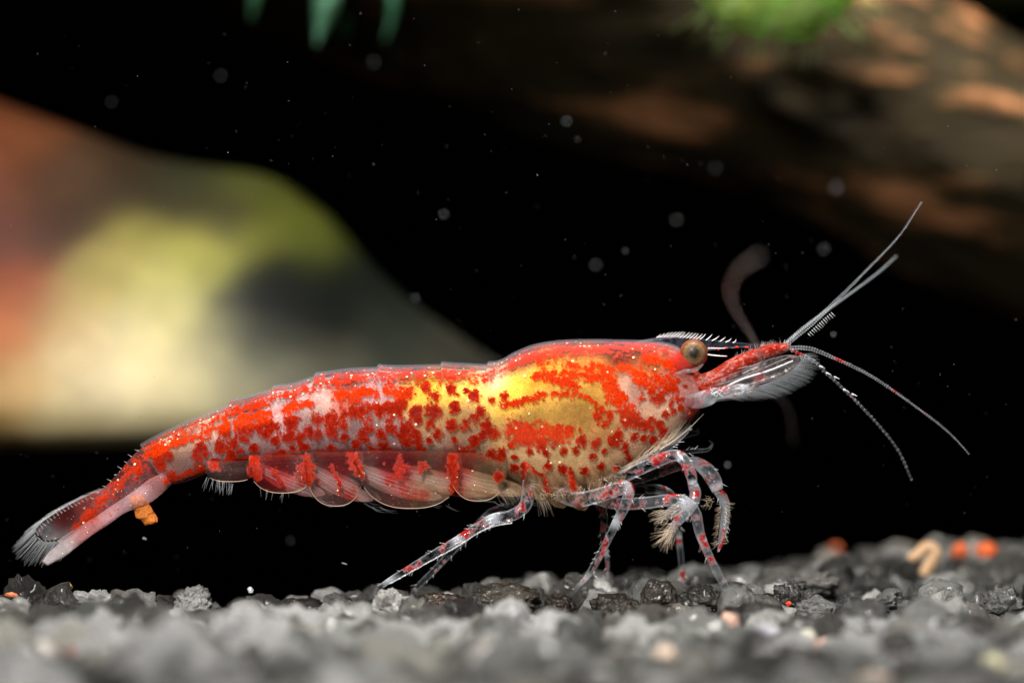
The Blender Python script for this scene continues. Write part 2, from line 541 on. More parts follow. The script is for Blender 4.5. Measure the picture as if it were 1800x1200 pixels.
# loose pebbles lie on top of the gravel: no grain is heaped over them (px, py, depth, radius px)
ON_TOP = [(1166,1152,-2.1,26),(781,1182,-2.5,26),(1748,1172,-2.4,28),(1414,1116,-1.3,22),(1444,1126,-1.35,18),(1360,1108,-1.2,26),(503,1140,-2.0,22),(136,1146,-2.1,24),
          (76,1142,-2.1,24),(1535,1190,-2.5,32),(1290,1106,-1.0,26),(1683,1064,-.05,10),(1540,1066,-.1,9),(1387,1060,0,7),(440,1037,0,7),(1015,1192,-2.6,26)]
ON_TOP += [(h[0], h[1] - 6, h[2], h[3] * .75) for h in hero]
def heaped(t):
    k = D / (D + t[1])
    gx_, gy_, gr_ = 900 + t[0] * k / SC, 600 - t[2] * k / SC, t[3] * k / SC
    return any(t[1] < d_ + .06 and math.hypot(gx_ - x_, gy_ - y_) < r_ * .9 + gr_ * .5 for x_, y_, d_, r_ in ON_TOP)
top = [t for t in top if not heaped(t)]
low = [t for t in low if not heaped(t)]

def in_view(t):
    x, y, z, r = t
    k = D / (D + y)
    return abs(x * k) < 1.85 and -1.30 < z * k < 0.1 and y < float(crest(x)) + 0.25
cand = sorted([t for t in top if in_view(t)], key=lambda t: -t[3] / (D + t[1]))
single = set(cand[:284])
variants = []
for k in range(16):
    q, f = grain_verts(4, 100 + k)
    me = bpy.data.meshes.new('grain'); me.from_pydata(q.tolist(), [], f.tolist())
    me.polygons.foreach_set('use_smooth', np.ones(len(me.polygons), bool))
    me.materials.append(M['grain']); variants.append(me)
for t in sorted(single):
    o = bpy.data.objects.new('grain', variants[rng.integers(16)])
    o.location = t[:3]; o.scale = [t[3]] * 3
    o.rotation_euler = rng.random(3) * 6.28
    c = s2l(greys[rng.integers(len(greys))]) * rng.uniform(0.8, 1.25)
    o.color = (*np.minimum(c * (.62 if t[1] > -.9 else 2.9) * (1.45 if t[0] < -.35 else 1), .60), 1)  # grains nearer the camera coloured lighter to carry the front light
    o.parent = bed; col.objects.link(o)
for i, (h, w) in enumerate(zip(hero, hw)):
    q, f = grain_verts(5, 300 + i, 0.55 if i in (2, 4) else 1.15)
    ext = (q.max(0) - q.min(0)) / 2
    me = bpy.data.meshes.new('grain'); me.from_pydata((q / ext * (h[3] * SC, h[3] * SC * 0.9, h[4] * SC)).tolist(), [], f.tolist())
    me.polygons.foreach_set('use_smooth', np.ones(len(me.polygons), bool))
    me.materials.append(M['grain_wet'] if i < 8 else M['grain'])
    o = bpy.data.objects.new('grain', me); o.location = w; o.color = (*s2l(h[5]), 1)
    o.parent = bed; col.objects.link(o)
# the rest of the gravel, too many to be told apart
VV, FF, TT = [], [], []; base = 0
pools = {s: [grain_verts(s, 500 + k) for k in range(10)] for s in (2, 3)}
lowset = set(low)
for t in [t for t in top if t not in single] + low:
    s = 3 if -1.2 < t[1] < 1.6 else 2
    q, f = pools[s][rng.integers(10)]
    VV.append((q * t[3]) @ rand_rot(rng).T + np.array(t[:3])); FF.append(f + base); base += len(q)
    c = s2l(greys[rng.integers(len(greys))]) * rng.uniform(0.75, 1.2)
    c = np.minimum(c * ((.25 if t[1] > -.8 else .85) if t in lowset else .62 if t[1] > -.9 else 2.9) * (1.45 if t[0] < -.35 else 1), .60)  # low grains darkened as gap shade, near ones lightened as front light
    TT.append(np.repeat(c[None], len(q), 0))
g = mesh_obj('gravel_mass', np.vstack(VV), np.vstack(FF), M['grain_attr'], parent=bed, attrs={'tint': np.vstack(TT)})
tag(g, 'dark grey gravel filling the bed between the larger grains', kind='stuff')

# ------------------------------------------------------------------ shrimp: pigment map in the animal's own side-view plane
SPOTS = [(1050,725,18),(1022,772,14),(1045,777,14),(1040,800,9),(1077,772,16),(1112,765,12),(1145,772,10),(1110,735,19),(1140,742,16),
(1165,760,11),(1152,702,17),(1177,705,8),(1212,707,13),(1210,732,11),(1142,792,7),(877,835,14),(922,817,9),(962,817,9),(990,822,10),
(1027,825,10),(1055,817,8),(1080,820,6),(905,820,9),(865,757,13),(880,795,9),(865,795,11),(905,800,6),(897,780,8),(950,780,10),(975,775,12),
(887,697,10),(865,700,7),(750,677,13),(765,695,13),(792,682,11),(835,695,13),(820,685,6),(670,722,16),(690,722,18),(707,705,16),(700,720,18),
(732,720,13),(765,720,19),(800,715,13),(845,722,11),(835,735,13),(820,747,13),(855,742,13),(757,745,13),(737,737,9),(795,747,15),(772,760,13),
(800,772,7),(835,770,11),(850,760,9),(872,760,11),(717,750,17),(730,760,15),(707,765,15),(715,775,10),(735,772,15),(672,760,11),(690,752,13),
(675,785,14),(742,792,11),(757,772,7),(650,750,11),(640,760,11),(627,780,10),(645,772,7),(655,792,10),(687,797,10),(607,767,9),(610,750,10),
(600,735,15),(587,760,15),(585,750,15),(580,732,14),(583,787,10),(562,797,10),(538,784,11),(516,786,7),(515,767,15),(530,767,11),(545,757,13),
(560,762,11),(512,740,15),(817,795,15),(795,805,15),(832,797,9),(865,800,13),(880,797,11),(900,780,10),(625,815,20),(540,822,24),(615,867,15),
(642,847,13),(687,842,10),(705,835,7),(712,860,11),(730,876,22),(745,870,15),(797,832,11),(802,862,16),(745,817,13),(677,812,6),(717,815,8),
(450,787,10),(432,770,12),(392,782,15),(415,780,11),(410,800,15),(425,790,9),(475,745,19),(470,762,13),(487,770,9),(505,765,13),(500,795,9),
(515,787,7),(355,787,15),(350,800,11),(365,797,7),(277,795,22),(297,800,15),(282,812,15),(245,825,12),(355,825,15),(380,817,15),(305,837,11),
(395,755,17),(420,750,15),(512,735,13),(550,760,12),(450,822,20),(455,838,10),(530,846,11),(485,826,9),(560,842,8),(600,862,8),(705,817,15),(797,818,14),(455,826,18),(548,834,16),(632,826,14),(706,828,9),
(1130,672,9),(1142,684,8),(1158,668,9),(1170,684,8),(1160,690,7),(1186,700,7),(1196,716,8),(1183,722,7),(1168,728,7),(1200,735,8),(1222,716,8),(1226,700,6),(1204,678,6),(1190,668,6),(1120,700,10),(1098,715,11),(1088,705,12),(1125,745,9),(1098,742,10),(1085,762,9),(1062,740,10),(1070,725,8),(1155,745,8),(1150,775,8),(1128,770,7),(1010,790,7),(990,790,8),(1060,790,6),(960,795,6),(930,790,7),(1000,755,12),(1015,745,10)]
# strokes of pigment (x0,y0,x1,y1,r,bright)
STROKES = [(262,800,330,768,9,1),(325,770,440,732,13,1),(440,735,520,715,13,1),(520,712,560,705,8,1),(592,694,700,686,15,.8),(700,694,722,690,12,.5),
(400,757,520,738,14,0),(560,735,700,712,15,.1),
(885,712,960,692,8,.6),(960,692,1015,690,8,.6),(1015,690,1045,706,7,.5),
(898,758,960,752,20,.9),(960,752,992,762,20,.8),(905,772,985,768,14,.5),
(900,640,1000,612,13,.7),(1000,615,1150,610,11,.7),(990,655,1060,662,12,.7),(960,664,1010,676,10,.6),(1060,650,1085,700,17,.9),(1085,632,1120,660,15,1),
(1080,690,1108,712,15,.9),(1110,668,1150,680,9,.8),(1130,625,1185,640,14,.7),(1150,660,1190,690,12,.5),(1070,700,1095,712,11,.7),
(1040,640,1070,650,12,.6),(1000,640,1035,648,8,.5),(940,660,975,655,7,.4),(1170,660,1200,700,9,.4),
(1095,780,1108,812,7,0),(1108,812,1126,832,9,0),(935,822,957,835,5,0),(957,835,962,862,5,0),(1000,822,1010,858,6,0),(918,826,922,850,4,0),
(300,842,420,806,8,.3),(420,808,500,803,8,.6),(505,803,640,797,8,.7),(645,797,770,800,7,.5),(780,800,880,805,7,.4),
(800,690,805,692,5,.2),(1180,655,1195,645,10,.5)]
FLESH = [(700,762,(168,140,136)),(650,740,(165,138,132)),(600,775,(164,136,134)),(540,770,(158,130,128)),(450,790,(154,126,124)),(830,772,(178,144,130)),(770,780,(172,142,136)),
(760,735,(180,140,105)),(820,725,(190,150,110)),(600,660,(150,104,104)),(450,708,(150,104,104)),(330,748,(140,108,108)),(720,660,(160,112,104)),(800,655,(175,130,115)),
(726,690,(255,190,70)),(740,685,(255,196,74)),(770,680,(255,198,76)),(800,690,(255,206,92)),(835,680,(255,204,90)),(860,692,(255,218,120)),(900,690,(255,204,84)),(890,705,(255,206,90)),(915,700,(250,190,70)),
(960,650,(250,176,64)),(930,672,(250,176,60)),(985,642,(245,160,64)),(1000,680,(235,180,90)),(950,705,(240,190,95)),(1040,690,(225,170,80)),(1060,660,(225,150,70)),(1130,650,(220,120,60)),
(920,732,(204,162,92)),(960,725,(196,154,82)),(1010,735,(184,138,76)),(1060,752,(190,138,90)),(940,800,(216,178,142)),(1000,800,(218,180,138)),(1060,812,(216,176,142)),
(1000,845,(206,164,134)),(930,850,(208,168,138)),(900,760,(206,164,122)),(910,820,(206,168,140)),(1110,690,(234,186,166)),(1105,675,(230,184,160)),(1150,722,(240,196,162)),(1180,680,(236,182,166)),(1215,690,(236,170,162)),
(1130,790,(230,186,150)),(1180,745,(226,182,154)),(1160,770,(232,188,154)),(1095,800,(220,176,140)),(1208,752,(60,56,58)),(1215,742,(90,72,70)),(380,800,(152,122,118)),(340,812,(146,118,112)),(300,800,(150,100,95)),(275,832,(180,118,118)),
(1195,645,(190,50,40)),(700,812,(226,66,72)),(600,812,(222,62,66)),(800,814,(226,80,80)),(480,822,(214,60,60)),(1095,630,(92,42,30)),(1075,632,(120,52,36)),(1115,634,(110,50,30)),
(562,690,(242,206,200)),(572,702,(246,200,180)),(482,715,(240,208,204)),(492,735,(220,180,178)),(372,742,(252,216,190)),(340,757,(250,206,168)),(302,782,(246,200,160)),
(862,665,(238,216,206)),(672,676,(226,190,190)),(672,700,(226,180,176)),(600,697,(235,90,50)),(640,845,(190,150,140)),(560,850,(182,138,130)),(760,860,(200,160,142)),(860,850,(206,164,138)),
(150,900,(170,90,86)),(210,850,(176,112,112)),(120,960,(190,180,180)),(90,975,(228,226,224)),(110,915,(110,24,20)),(200,885,(214,166,170)),(245,865,(222,176,180)),(165,930,(180,120,118)),(60,940,(120,124,128)),
(1000,608,(226,120,80)),(1100,606,(226,120,80)),(920,630,(200,110,96)),(1150,610,(226,130,100)),(1040,622,(236,150,70)),(1140,628,(226,130,60)),(985,622,(240,160,80))]

ZONES = [(1040,638,160,46,-.08,.8),(1150,655,70,55,-.05,.7),(1090,690,50,45,.0,.9),(950,640,70,30,-.15,.6),(610,692,120,18,.1,.6),(230,830,60,40,-.1,.2),(170,890,60,35,-.15,.2)]
WH = (236, 208, 204)
JLINES = [(552,660,572,725,7,.6,WH),(560,690,574,700,11,.6,WH),(478,685,492,735,7,.55,WH),(485,715,505,760,4,.4,WH),(405,718,412,765,4,.5,WH),(665,645,674,705,3,.7,WH),(775,640,783,690,3,.5,WH),(857,640,866,690,6,.6,WH),
(248,785,265,810,4,.5,WH),(345,755,375,742,7,.5,WH),(592,700,600,740,2.5,.3,WH),(612,700,620,800,2,.25,WH),(700,770,712,806,2,.3,WH),(780,735,790,800,2,.25,WH),
(1068,634,1116,630,8,.8,(58,26,16)),(1098,668,1116,702,9,.8,(226,176,160)),(1198,748,1216,742,11,.85,(40,38,42)),(1190,728,1205,735,7,.5,(90,80,78)),(1178,622,1200,606,4,.4,WH),(1186,655,1225,668,6,.5,(236,180,176)),
(1196,690,1212,688,9,.6,(236,176,176)),(1150,712,1130,716,8,.5,(240,196,160)),(955,800,957,800,2.5,.9,(20,14,10)),(1020,632,1048,628,7,.5,(240,170,90)),(905,655,930,642,8,.4,(150,110,100)),(960,735,1040,728,7,.35,(150,112,52))]
PSTROKES = [(448,800,456,838,8,.2),(538,798,548,844,9,.2),(622,798,636,832,9,.2),(704,800,700,828,6,.1),(796,800,801,862,8,.1),(585,815,600,850,4,0),(745,812,742,826,6,.1),(480,822,500,850,4,0)]
def paint(verts, dorsal=None, extra_red=None, strokes=True, swim=False):
    X = 900 + verts[:, 0] / SC; Y = 600 - verts[:, 2] / SC
    n = len(X)
    f = np.full(n, -1.2); br = np.zeros(n)
    for x, y, r in SPOTS:
        if not strokes and not (812 <= y < 842): continue
        if swim and y < 842: continue
        if not strokes: r = r * .75
        r = r * 0.9
        d = np.hypot(X - x, Y - y)
        v = np.maximum(0.95 * (1 - d / (r * (1.18 if r < 10 else 1.02))), -1.2)
        k = v > f; f[k] = v[k]
    for x0, y0, x1, y1, r, b in (STROKES if strokes and not swim else [] if strokes else PSTROKES):
        dx, dy = x1 - x0, y1 - y0
        t = np.clip(((X - x0) * dx + (Y - y0) * dy) / (dx * dx + dy * dy), 0, 1)
        d = np.hypot(X - x0 - t * dx, Y - y0 - t * dy)
        v = np.maximum(0.6 * (1 - d / r), -1.2)
        k = v > f; f[k] = v[k]
        br = np.maximum(br, b * np.clip(1.5 - d / r, 0, 1))
    for cx, cy, rx, ry, lv, b in ZONES:
        d = np.hypot((X - cx) / rx, (Y - cy) / ry)
        v = np.maximum(lv + .5 * np.clip(.6 - d, -1.5, .0) * 2, -1.2)
        f = np.maximum(f, v); br = np.maximum(br, b * np.clip(1.4 - d, 0, 1))
    num = np.zeros((n, 3)); den = np.zeros(n) + 1e-9
    for x, y, c in FLESH:
        d2 = (X - x) ** 2 + (Y - y) ** 2
        w = np.exp(-d2 / (2 * 15.0 ** 2)) + 0.02 * np.exp(-d2 / (2 * 45.0 ** 2)) + 1e-6 / (1 + d2 / 900)
        num += w[:, None] * s2l(c); den += w
    fl = num / den[:, None]
    gold = np.exp(-(((X - 830) / 130) ** 2 + ((Y - 688 + .10 * (X - 830)) / 26) ** 2)) + .6 * np.exp(-(((X - 970) / 60) ** 2 + ((Y - 655) / 22) ** 2))
    fl = fl * (.72 + .34 * np.clip(gold, 0, 1))[:, None] * np.stack([np.ones(n), np.interp(X, [820, 880], [.97, .96]), np.interp(X, [700, 740, 880, 1060, 1120], [1.0, .80, .76, .80, .95])], 1)
    if dorsal is not None:
        for x0, y0, x1, y1, wd, am, cc_ in JLINES:
            dx, dy = x1 - x0, y1 - y0
            t = np.clip(((X - x0) * dx + (Y - y0) * dy) / (dx * dx + dy * dy), 0, 1)
            d = np.hypot(X - x0 - t * dx, Y - y0 - t * dy)
            g_ = am * np.exp(-(d / wd) ** 2)
            f = f - 1.3 * g_
            fl = fl * (1 - .75 * g_[:, None]) + .75 * g_[:, None] * s2l(cc_) * .8
    dots = np.full(n, -0.01)
    if dorsal is not None:
        t = dorsal                                  # px below the dorsal edge
        v = np.where(X > 870, .16, .34) - np.abs(t - 15) / 34.0
        v = np.maximum(v, -1.2)
        k = v > f; f[k] = v[k]
        fl = fl * (1 - .5 * np.clip((46 - t) / 30, 0, 1) * np.clip((1150 - X) / 40, 0, 1))[:, None] * (1 - np.array((0, .12, .12)) * np.clip((46 - t) / 30, 0, 1)[:, None])
        dots = np.where((t < 24) & (X < 560), 0.22, np.where(t < 17, .20, dots))  # extra dots along the back, painted as wet sparkle
        br = np.maximum(br, 0.55 * np.clip(1.3 - np.abs(t - 14) / 20, 0, 1))
    # front half of the shell glows more orange than the tail
    br = np.maximum(br, 0.35 * np.clip((X - 820) / 120, 0, 1) * np.clip((1260 - X) / 60, 0, 1) * np.clip((790 - Y) / 60, 0, 1))
    if extra_red is not None:
        f = np.maximum(f, extra_red)
    return {'pat': np.stack([f, br, dots, np.ones(n)], 1), 'flesh': fl}

shrimp = empty('shrimp', W(960, 1048, 0.0))
tag(shrimp, 'red speckled freshwater shrimp with translucent legs standing on the dark gravel', 'shrimp')

ST = [(248,783,292,852,24),(275,768,320,848,30),(330,742,360,834,37),(390,718,400,822,43),(430,703,430,816,47),(478,686,475,816,53),(515,677,508,814,57),(552,664,540,812,61),
(610,651,600,808,67),(665,648,660,806,71),(720,645,715,807,75),(775,643,770,811,79),(815,642,812,814,82),(857,643,850,820,86),(880,637,880,832,90),(905,622,905,850,95),
(940,608,935,866,100),(985,601,985,872,104),(1040,599,1040,864,104),(1090,600,1085,842,99),(1130,601,1125,818,91),(1165,604,1163,796,78),(1192,612,1195,770,62),
(1212,630,1218,744,44),(1228,652,1234,716,28),(1238,672,1241,694,10)]
JOINTS = [(405,8),(478,6.5),(552,7),(665,5.5),(775,5),(857,5)]
def body_geo(n, m, off=0.0):
    S = spline(np.array(ST, float), n)
    a = np.linspace(0, 2 * np.pi, m, endpoint=False)
    ca, sa = np.cos(a), np.sin(a)
    T, B, w = S[:, :2], S[:, 2:4], S[:, 4]
    mid, half = (T + B) / 2, (T - B) / 2
    prof = np.where(ca > 0, np.abs(ca) ** 0.92, -np.abs(ca) ** 0.56)
    wide = np.abs(sa) ** 0.86 * np.sign(sa)
    # tergite steps
    tx = T[:, 0][:, None] - 14 * (1 - ca)[None] / 2 * np.where(T[:, 0] > 500, -1, -0.6)[:, None] * -1
    k = np.ones((n, m))
    hgt = np.linalg.norm(half, axis=1)[:, None]
    for xj, h in JOINTS:
        e = tx - xj
        k += (h * np.where(e > 0, np.exp(-np.maximum(e, 0) / 26), 0) * np.clip((ca + 0.75) / 0.6, 0, 1)[None]) / hgt * np.clip(np.where(e > 0, 1, 0), 0, 1)
        k -= 0.4 / hgt * np.exp(-(e / 2.2) ** 2)
    k += off / hgt
    PX = mid[:, 0][:, None] + half[:, 0][:, None] * prof[None] * k
    PY = mid[:, 1][:, None] + half[:, 1][:, None] * prof[None] * k
    PD = w[:, None] * wide[None] * k * SC
    V = np.stack([(PX - 900) * SC, PD, (600 - PY) * SC], -1)
    hh = (np.hypot(half[:, 0], half[:, 1])[:, None]) * (1 - prof)[None]
    return V, hh
n, m_ = 950, 220
V, dors = body_geo(n, m_)
bump_ = 0.004 * VN.fbm(V.reshape(-1, 3), 6, 3).reshape(n, m_)
V[..., 1] += bump_
F = grid_faces(n, m_)
Vf = V.reshape(-1, 3)
caps = [np.arange(m_)[::-1], (n - 1) * m_ + np.arange(m_)]
at_ = paint(Vf, dors.ravel())
body = mesh_obj('body', Vf, F, M['body'], shrimp, attrs=at_)
Vi, _ = body_geo(420, 120, -8.0)
mesh_obj('inner_tissue', Vi.reshape(-1, 3), grid_faces(420, 120), M['core'], body, attrs=paint(Vi.reshape(-1, 3)))
# clear cuticle standing over the back as a thin transparent rim
Vc, _ = body_geo(300, 96, 3.5)
sel = np.r_[np.arange(96 - 12, 96), np.arange(0, 13)]
Vc = Vc[:290, sel]
mesh_obj('dorsal_cuticle', Vc.reshape(-1, 3), grid_faces(290, 25, False), M['cuticle'], shrimp)

# ---- plates swept between an upper and a lower edge (px), thin
def plate(name, rows, mat, n=60, m=24, parent=shrimp, dorsal=False, curve=0.0, **kw):
    """rows (tx,ty,bx,by,depth_cm,thick_cm)"""
    S = spline(np.array(rows, float), n)
    a = np.linspace(0, 2 * np.pi, m, endpoint=False)
    c, s = np.cos(a), np.sin(a)
    V = []
    for tx, ty, bx, by, d, th in S:
        t, b = np.array((tx, ty)), np.array((bx, by))
        q = (t + b) / 2 + (t - b) / 2 * c[:, None]
        yy = d + th * s + curve * (c ** 2 - 0.5)
        k = SC * (D + yy) / D
        V.append(np.stack([(q[:, 0] - 900) * k, yy, (600 - q[:, 1]) * k], 1))
    V = np.vstack(V)
    dd = np.concatenate([np.linalg.norm(S[i, :2] - S[i, 2:4]) / 2 * (1 - c) for i in range(n)]) if dorsal else None
    F = [tuple(f) for f in grid_faces(n, m)] + [tuple(range(m))[::-1], tuple((n - 1) * m + i for i in range(m))]
    return mesh_obj(name, V, F, mat, parent, attrs=paint(V, dd, kw.get('red'), True, kw.get('swim', False)))

telson = plate('telson', [(252,784,290,842,0,.05),(232,802,276,846,0,.055),(210,828,250,862,0,.055),(188,852,220,882,0,.05),(163,877,190,902,0,.04),(140,905,160,921,0,.03),(122,930,134,938,0,.012)], M['body'], 120, 40, dorsal=True)

# tail fan blades
near_ur = plate('tail_fan_blade', [(284,832,302,850,-.10,.03),(262,842,286,866,-.12,.03),(236,862,262,884,-.13,.024),(200,886,222,900,-.15,.018),(158,915,186,922,-.20,.014),(118,944,146,952,-.26,.012),(90,966,114,976,-.34,.012),(74,986,84,992,-.38,.004)], M['fan'], 90, 20)
far_ur = plate('tail_fan_blade', [(232,826,262,866,.08,.02),(190,853,214,892,.10,.014),(150,872,176,914,.12,.012),(112,892,142,930,.14,.010),(80,912,104,946,.15,.008),(62,930,78,950,.15,.004)], M['fan'], 90, 24)
under_ur = plate('tail_fan_blade', [(262,846,270,862,-.03,.02),(215,876,232,890,-.05,.014),(170,906,190,922,-.06,.012),(130,930,150,946,-.06,.010),(100,950,116,962,-.06,.004)], M['fan'], 70, 20)
hs = []
for t in np.linspace(0, 1, 95):
    # rim of the far blade, from its upper edge round the tip
    a = spline(np.array([(178,860,0),(150,872,0),(112,892,0),(80,912,0),(63,932,0),(68,948,0),(90,952,0),(120,946,0),(140,932,0)], float), 95)[int(t * 94)]
    dirx = np.interp(t, [0, .35, .55, .8, 1], [-.8, -1.0, -.95, -.55, -.45]); diry = np.interp(t, [0, .35, .55, .8, 1], [.05, .45, .75, 1, 1])
    ln = np.interp(t, [0, .3, .55, .8, 1], [10, 30, 44, 44, 40]) * rng.uniform(.85, 1.1)
    p0 = W(a[0], a[1], .14); p1 = W(a[0] + dirx * ln, a[1] + diry * ln, .14 + rng.uniform(-.05, .05))
    hs.append((p0, p1, np.array((0, 0, .004 * rng.uniform(-1, 1))), .0022))
Vh, Fh = hairs_geo(hs); tag(mesh_obj('fringe', Vh, Fh, M['seta_dim'], far_ur), kind='stuff')
hs = []
for k in range(22):
    t = k / 21
    a = spline(np.array([(150,875,0),(112,893,0),(82,914,0),(64,934,0),(72,948,0),(100,950,0)], float), 22)[k]
    b = rng.uniform(6, 10); ang = rng.uniform(0.5, 1.2)
    hs.append((W(a[0] + 4, a[1] + 4, .12), W(a[0] + 4 - b * math.cos(ang), a[1] + 4 - b * math.sin(ang), .10), np.zeros(3), .0024))
for k in range(9):
    y = 792 + k * 10.5
    x = np.interp(y, [784, 802, 828, 852, 877], [252, 232, 210, 188, 163])
    hs.append((W(x, y, 0), W(x - rng.uniform(4, 8), y - rng.uniform(-1, 5), -.01), np.zeros(3), .0018))
Vh, Fh = hairs_geo(hs); tag(mesh_obj('bristles', Vh, Fh, M['seta'], telson), kind='stuff')

# ---- side plates (rounded, clear) with bright rims
for x0, x1, yb, d in [(362,444,846,-.075),(436,552,866,-.095),(534,640,889,-.11),(622,812,893,-.125),(786,890,880,-.14)]:
    nu, nv = 40, 16
    V = []
    ytop = np.interp((x0 + x1) / 2, [350, 450, 650, 880], [818, 802, 790, 796])
    for i in range(nu):
        u = i / (nu - 1)
        x = x0 + (x1 - x0) * u
        yb_ = ytop + 22 + (yb - ytop - 22) * max(1 - abs(2 * u - 1.05) ** 2.6, 0) ** 0.6
        for j in range(nv):
            v = j / (nv - 1)
            V.append(W(x + 8 * (v - .5) * (u - .5), ytop + (yb_ - ytop) * v, d - .02 * math.sin(v * 2.6)))
    V = np.array(V)
    po = mesh_obj('side_plate', V, grid_faces(nu, nv, False), M['plate'], shrimp, attrs=paint(V, strokes=False))
    edge = V.reshape(nu, nv, 3)[:, -1]
    Vt, Ft, _ = tube_geo([np.r_[e, .0016 * (.35 + .65 * math.sin(math.pi * i / len(edge)))] for i, e in enumerate(edge) if 3 < i < nu - 4 and i % 2 == 0], 60, 6)
    mesh_obj('rim', Vt, Ft, M['rim'], po)

# ---- swimmerets: leaf blades swept forward, streaked
def blade(x0, y0, x1, y1, w, d, bow=6):
    rows = []
    dx, dy = x1 - x0, y1 - y0; ln = math.hypot(dx, dy); nx_, ny_ = -dy / ln, dx / ln
    for t, k in [(0, .45), (.15, .8), (.4, 1), (.7, .9), (.9, .55), (1, .12)]:
        cx, cy = x0 + dx * t - nx_ * bow * math.sin(3.14 * t) * -1, y0 + dy * t + ny_ * bow * math.sin(3.14 * t)
        rows.append((cx - nx_ * w * k, cy - ny_ * w * k, cx + nx_ * w * k, cy + ny_ * w * k, d - .02 * math.sin(3 * t), .006 * k + .001))
    return rows
PLE = [(452,820,572,868,15),(538,820,656,878,16),(622,822,776,874,18),(706,824,870,866,18),(786,826,930,864,17)]
for sgn in (-1, 1):
    for x0, y0, x1, y1, w in PLE:
        sh = 0 if sgn < 0 else 14
        b = plate('swimmeret', blade(x0 + sh, y0, x1 + sh, y1, w, -.07 if sgn < 0 else .06), M['swim'], 60, 20, swim=True)
        # base joint and stiff pale rays
        rays = []
        for k in range(9):
            o = (k - 4) * w * .2
            p0 = W(x0 + sh + 14, y0 + 8 + o * .5, (-.09 if sgn < 0 else .05)); p1 = W(x1 + sh - 8, y1 - 2 + o * .8, (-.10 if sgn < 0 else .04))
            rays.append((p0, p1, np.array((0, -.004, -.012 + .004 * (k % 3))), .0012))
        for k in range(14):
            t = rng.uniform(.3, 1.0)
            px_, py_ = x0 + sh + (x1 - x0) * t, y0 + (y1 - y0) * t + w * .9
            rays.append((W(px_, py_, -.05 * -sgn), W(px_ + rng.uniform(14, 34), py_ + rng.uniform(2, 14), -.05 * -sgn), np.array((0, 0, -.006)), .0011))
        Vh, Fh = hairs_geo(rays); tag(mesh_obj('rays', Vh, Fh, M['seta_faint'], b), kind='stuff')
hs = []
for k in range(26):
    x = rng.uniform(362, 410); y = np.interp(x, [362, 410], [838, 850])
    hs.append((W(x, y, -.06), W(x + rng.uniform(-10, 2), y + rng.uniform(14, 26), -.06), np.zeros(3), .0012))
for k in range(12):
    x = rng.uniform(430, 560); y = np.interp(x, [430, 490, 560], [846, 868, 850])
    hs.append((W(x, y, -.07), W(x + rng.uniform(-8, 6), y + rng.uniform(8, 20), -.07), np.zeros(3), .001))
Vh, Fh = hairs_geo(hs); tag(mesh_obj('belly_bristles', Vh, Fh, M['seta_dim'], shrimp), kind='stuff')

# ---- rostrum with teeth
rt = [(1120,599,1120,608,0,.03),(1150,594,1150,612,0,.022),(1190,591,1195,622,0,.014),(1230,595,1232,618,0,.010),(1270,599,1272,613,0,.008),(1310,603,1310,610,0,.006),(1350,606,1350,608,0,.003)]
ros = plate('rostrum', rt, M['rostrum'], 60, 14)
xs = np.r_[np.linspace(1156, 1232, 14), 1243, 1255, 1267, 1279, 1290]
for x in xs:
    y = np.interp(x, [1120, 1150, 1190, 1230, 1270, 1310], [597, 592, 591, 595, 599, 603])
    s = np.interp(x, [1156, 1170, 1240, 1290], [.6, 1, 1, .55])
    Vh, Fh, _ = tube_geo(px_path([(x - 3 + rng.uniform(-1, 1), y + 1.5, 0, 1.1), (x + 3, y - 2.5 * s, 0, .85), (x + 9 * s + rng.uniform(-1.5, 1.5), y - 8.5 * s, 0, .25)]), 8, 6, .8)
    mesh_obj('tooth', Vh, Fh, M['seta'], ros)
for pts in ([(1244, 612, -.02, 1.1), (1275, 612, -.02, .9)], [(1244, 623, -.02, 1.3), (1260, 625, -.02, 1.2), (1278, 626, -.02, .7)]):
    Vh, Fh, _ = tube_geo(px_path(pts), 10, 6); mesh_obj('ridge', Vh, Fh, M['seta'], ros)
M['red_bead'] = simple_mat('red_pigment', (214, 34, 16), 0.35, 0.5, 0.2, 30, 0.2)
for x, y in [(1251, 611), (1263, 614), (1276, 611), (1295, 610), (1313, 610)]:
    q, f = grain_verts(2, 40 + x, .5)
    mesh_obj('pigment_spot', q * (3.4 * SC, 1.5 * SC, 2.2 * SC) + W(x, y, -.012), f, M['red_bead'], ros)

# ---- eyes
m, nt, out = new_mat('eye_facets')
co = coords(nt)
sx = nt.nodes.new('ShaderNodeSeparateXYZ'); L(nt, co, sx.inputs[0])
rad = math_node(nt, 'SQRT', math_node(nt, 'ADD', math_node(nt, 'POWER', sx.outputs[0], 2.0), math_node(nt, 'POWER', sx.outputs[2], 2.0)))
n1 = noise_tex(nt, co, 110, 3, 0.6)
rr = math_node(nt, 'ADD', rad, math_node(nt, 'MULTIPLY', math_node(nt, 'SUBTRACT', n1.outputs['Fac'], .5), .034))
ramp = nt.nodes.new('ShaderNodeValToRGB')
L(nt, math_node(nt, 'MULTIPLY', rr, 1 / 0.047), ramp.inputs[0])
el = ramp.color_ramp.elements
el[0].position, el[0].color = 0.0, (*s2l((24, 20, 12)), 1)
el[1].position, el[1].color = 1.0, (*s2l((140, 74, 40)), 1)
for ps, c in ((.24, (24, 20, 12)), (.46, (92, 70, 46)), (.74, (130, 100, 68)), (.9, (106, 62, 38))):
    e = el.new(ps); e.color = (*s2l(c), 1)
p = principled(nt, .5, .3, .06, .2, .1, .01)
L(nt, ramp.outputs[0], p.inputs['Base Color'])
L(nt, bump(nt, n1.outputs['Fac'], .15, .004), p.inputs['Normal'])
L(nt, p.outputs[0], out.inputs[0])
M['eye'] = m
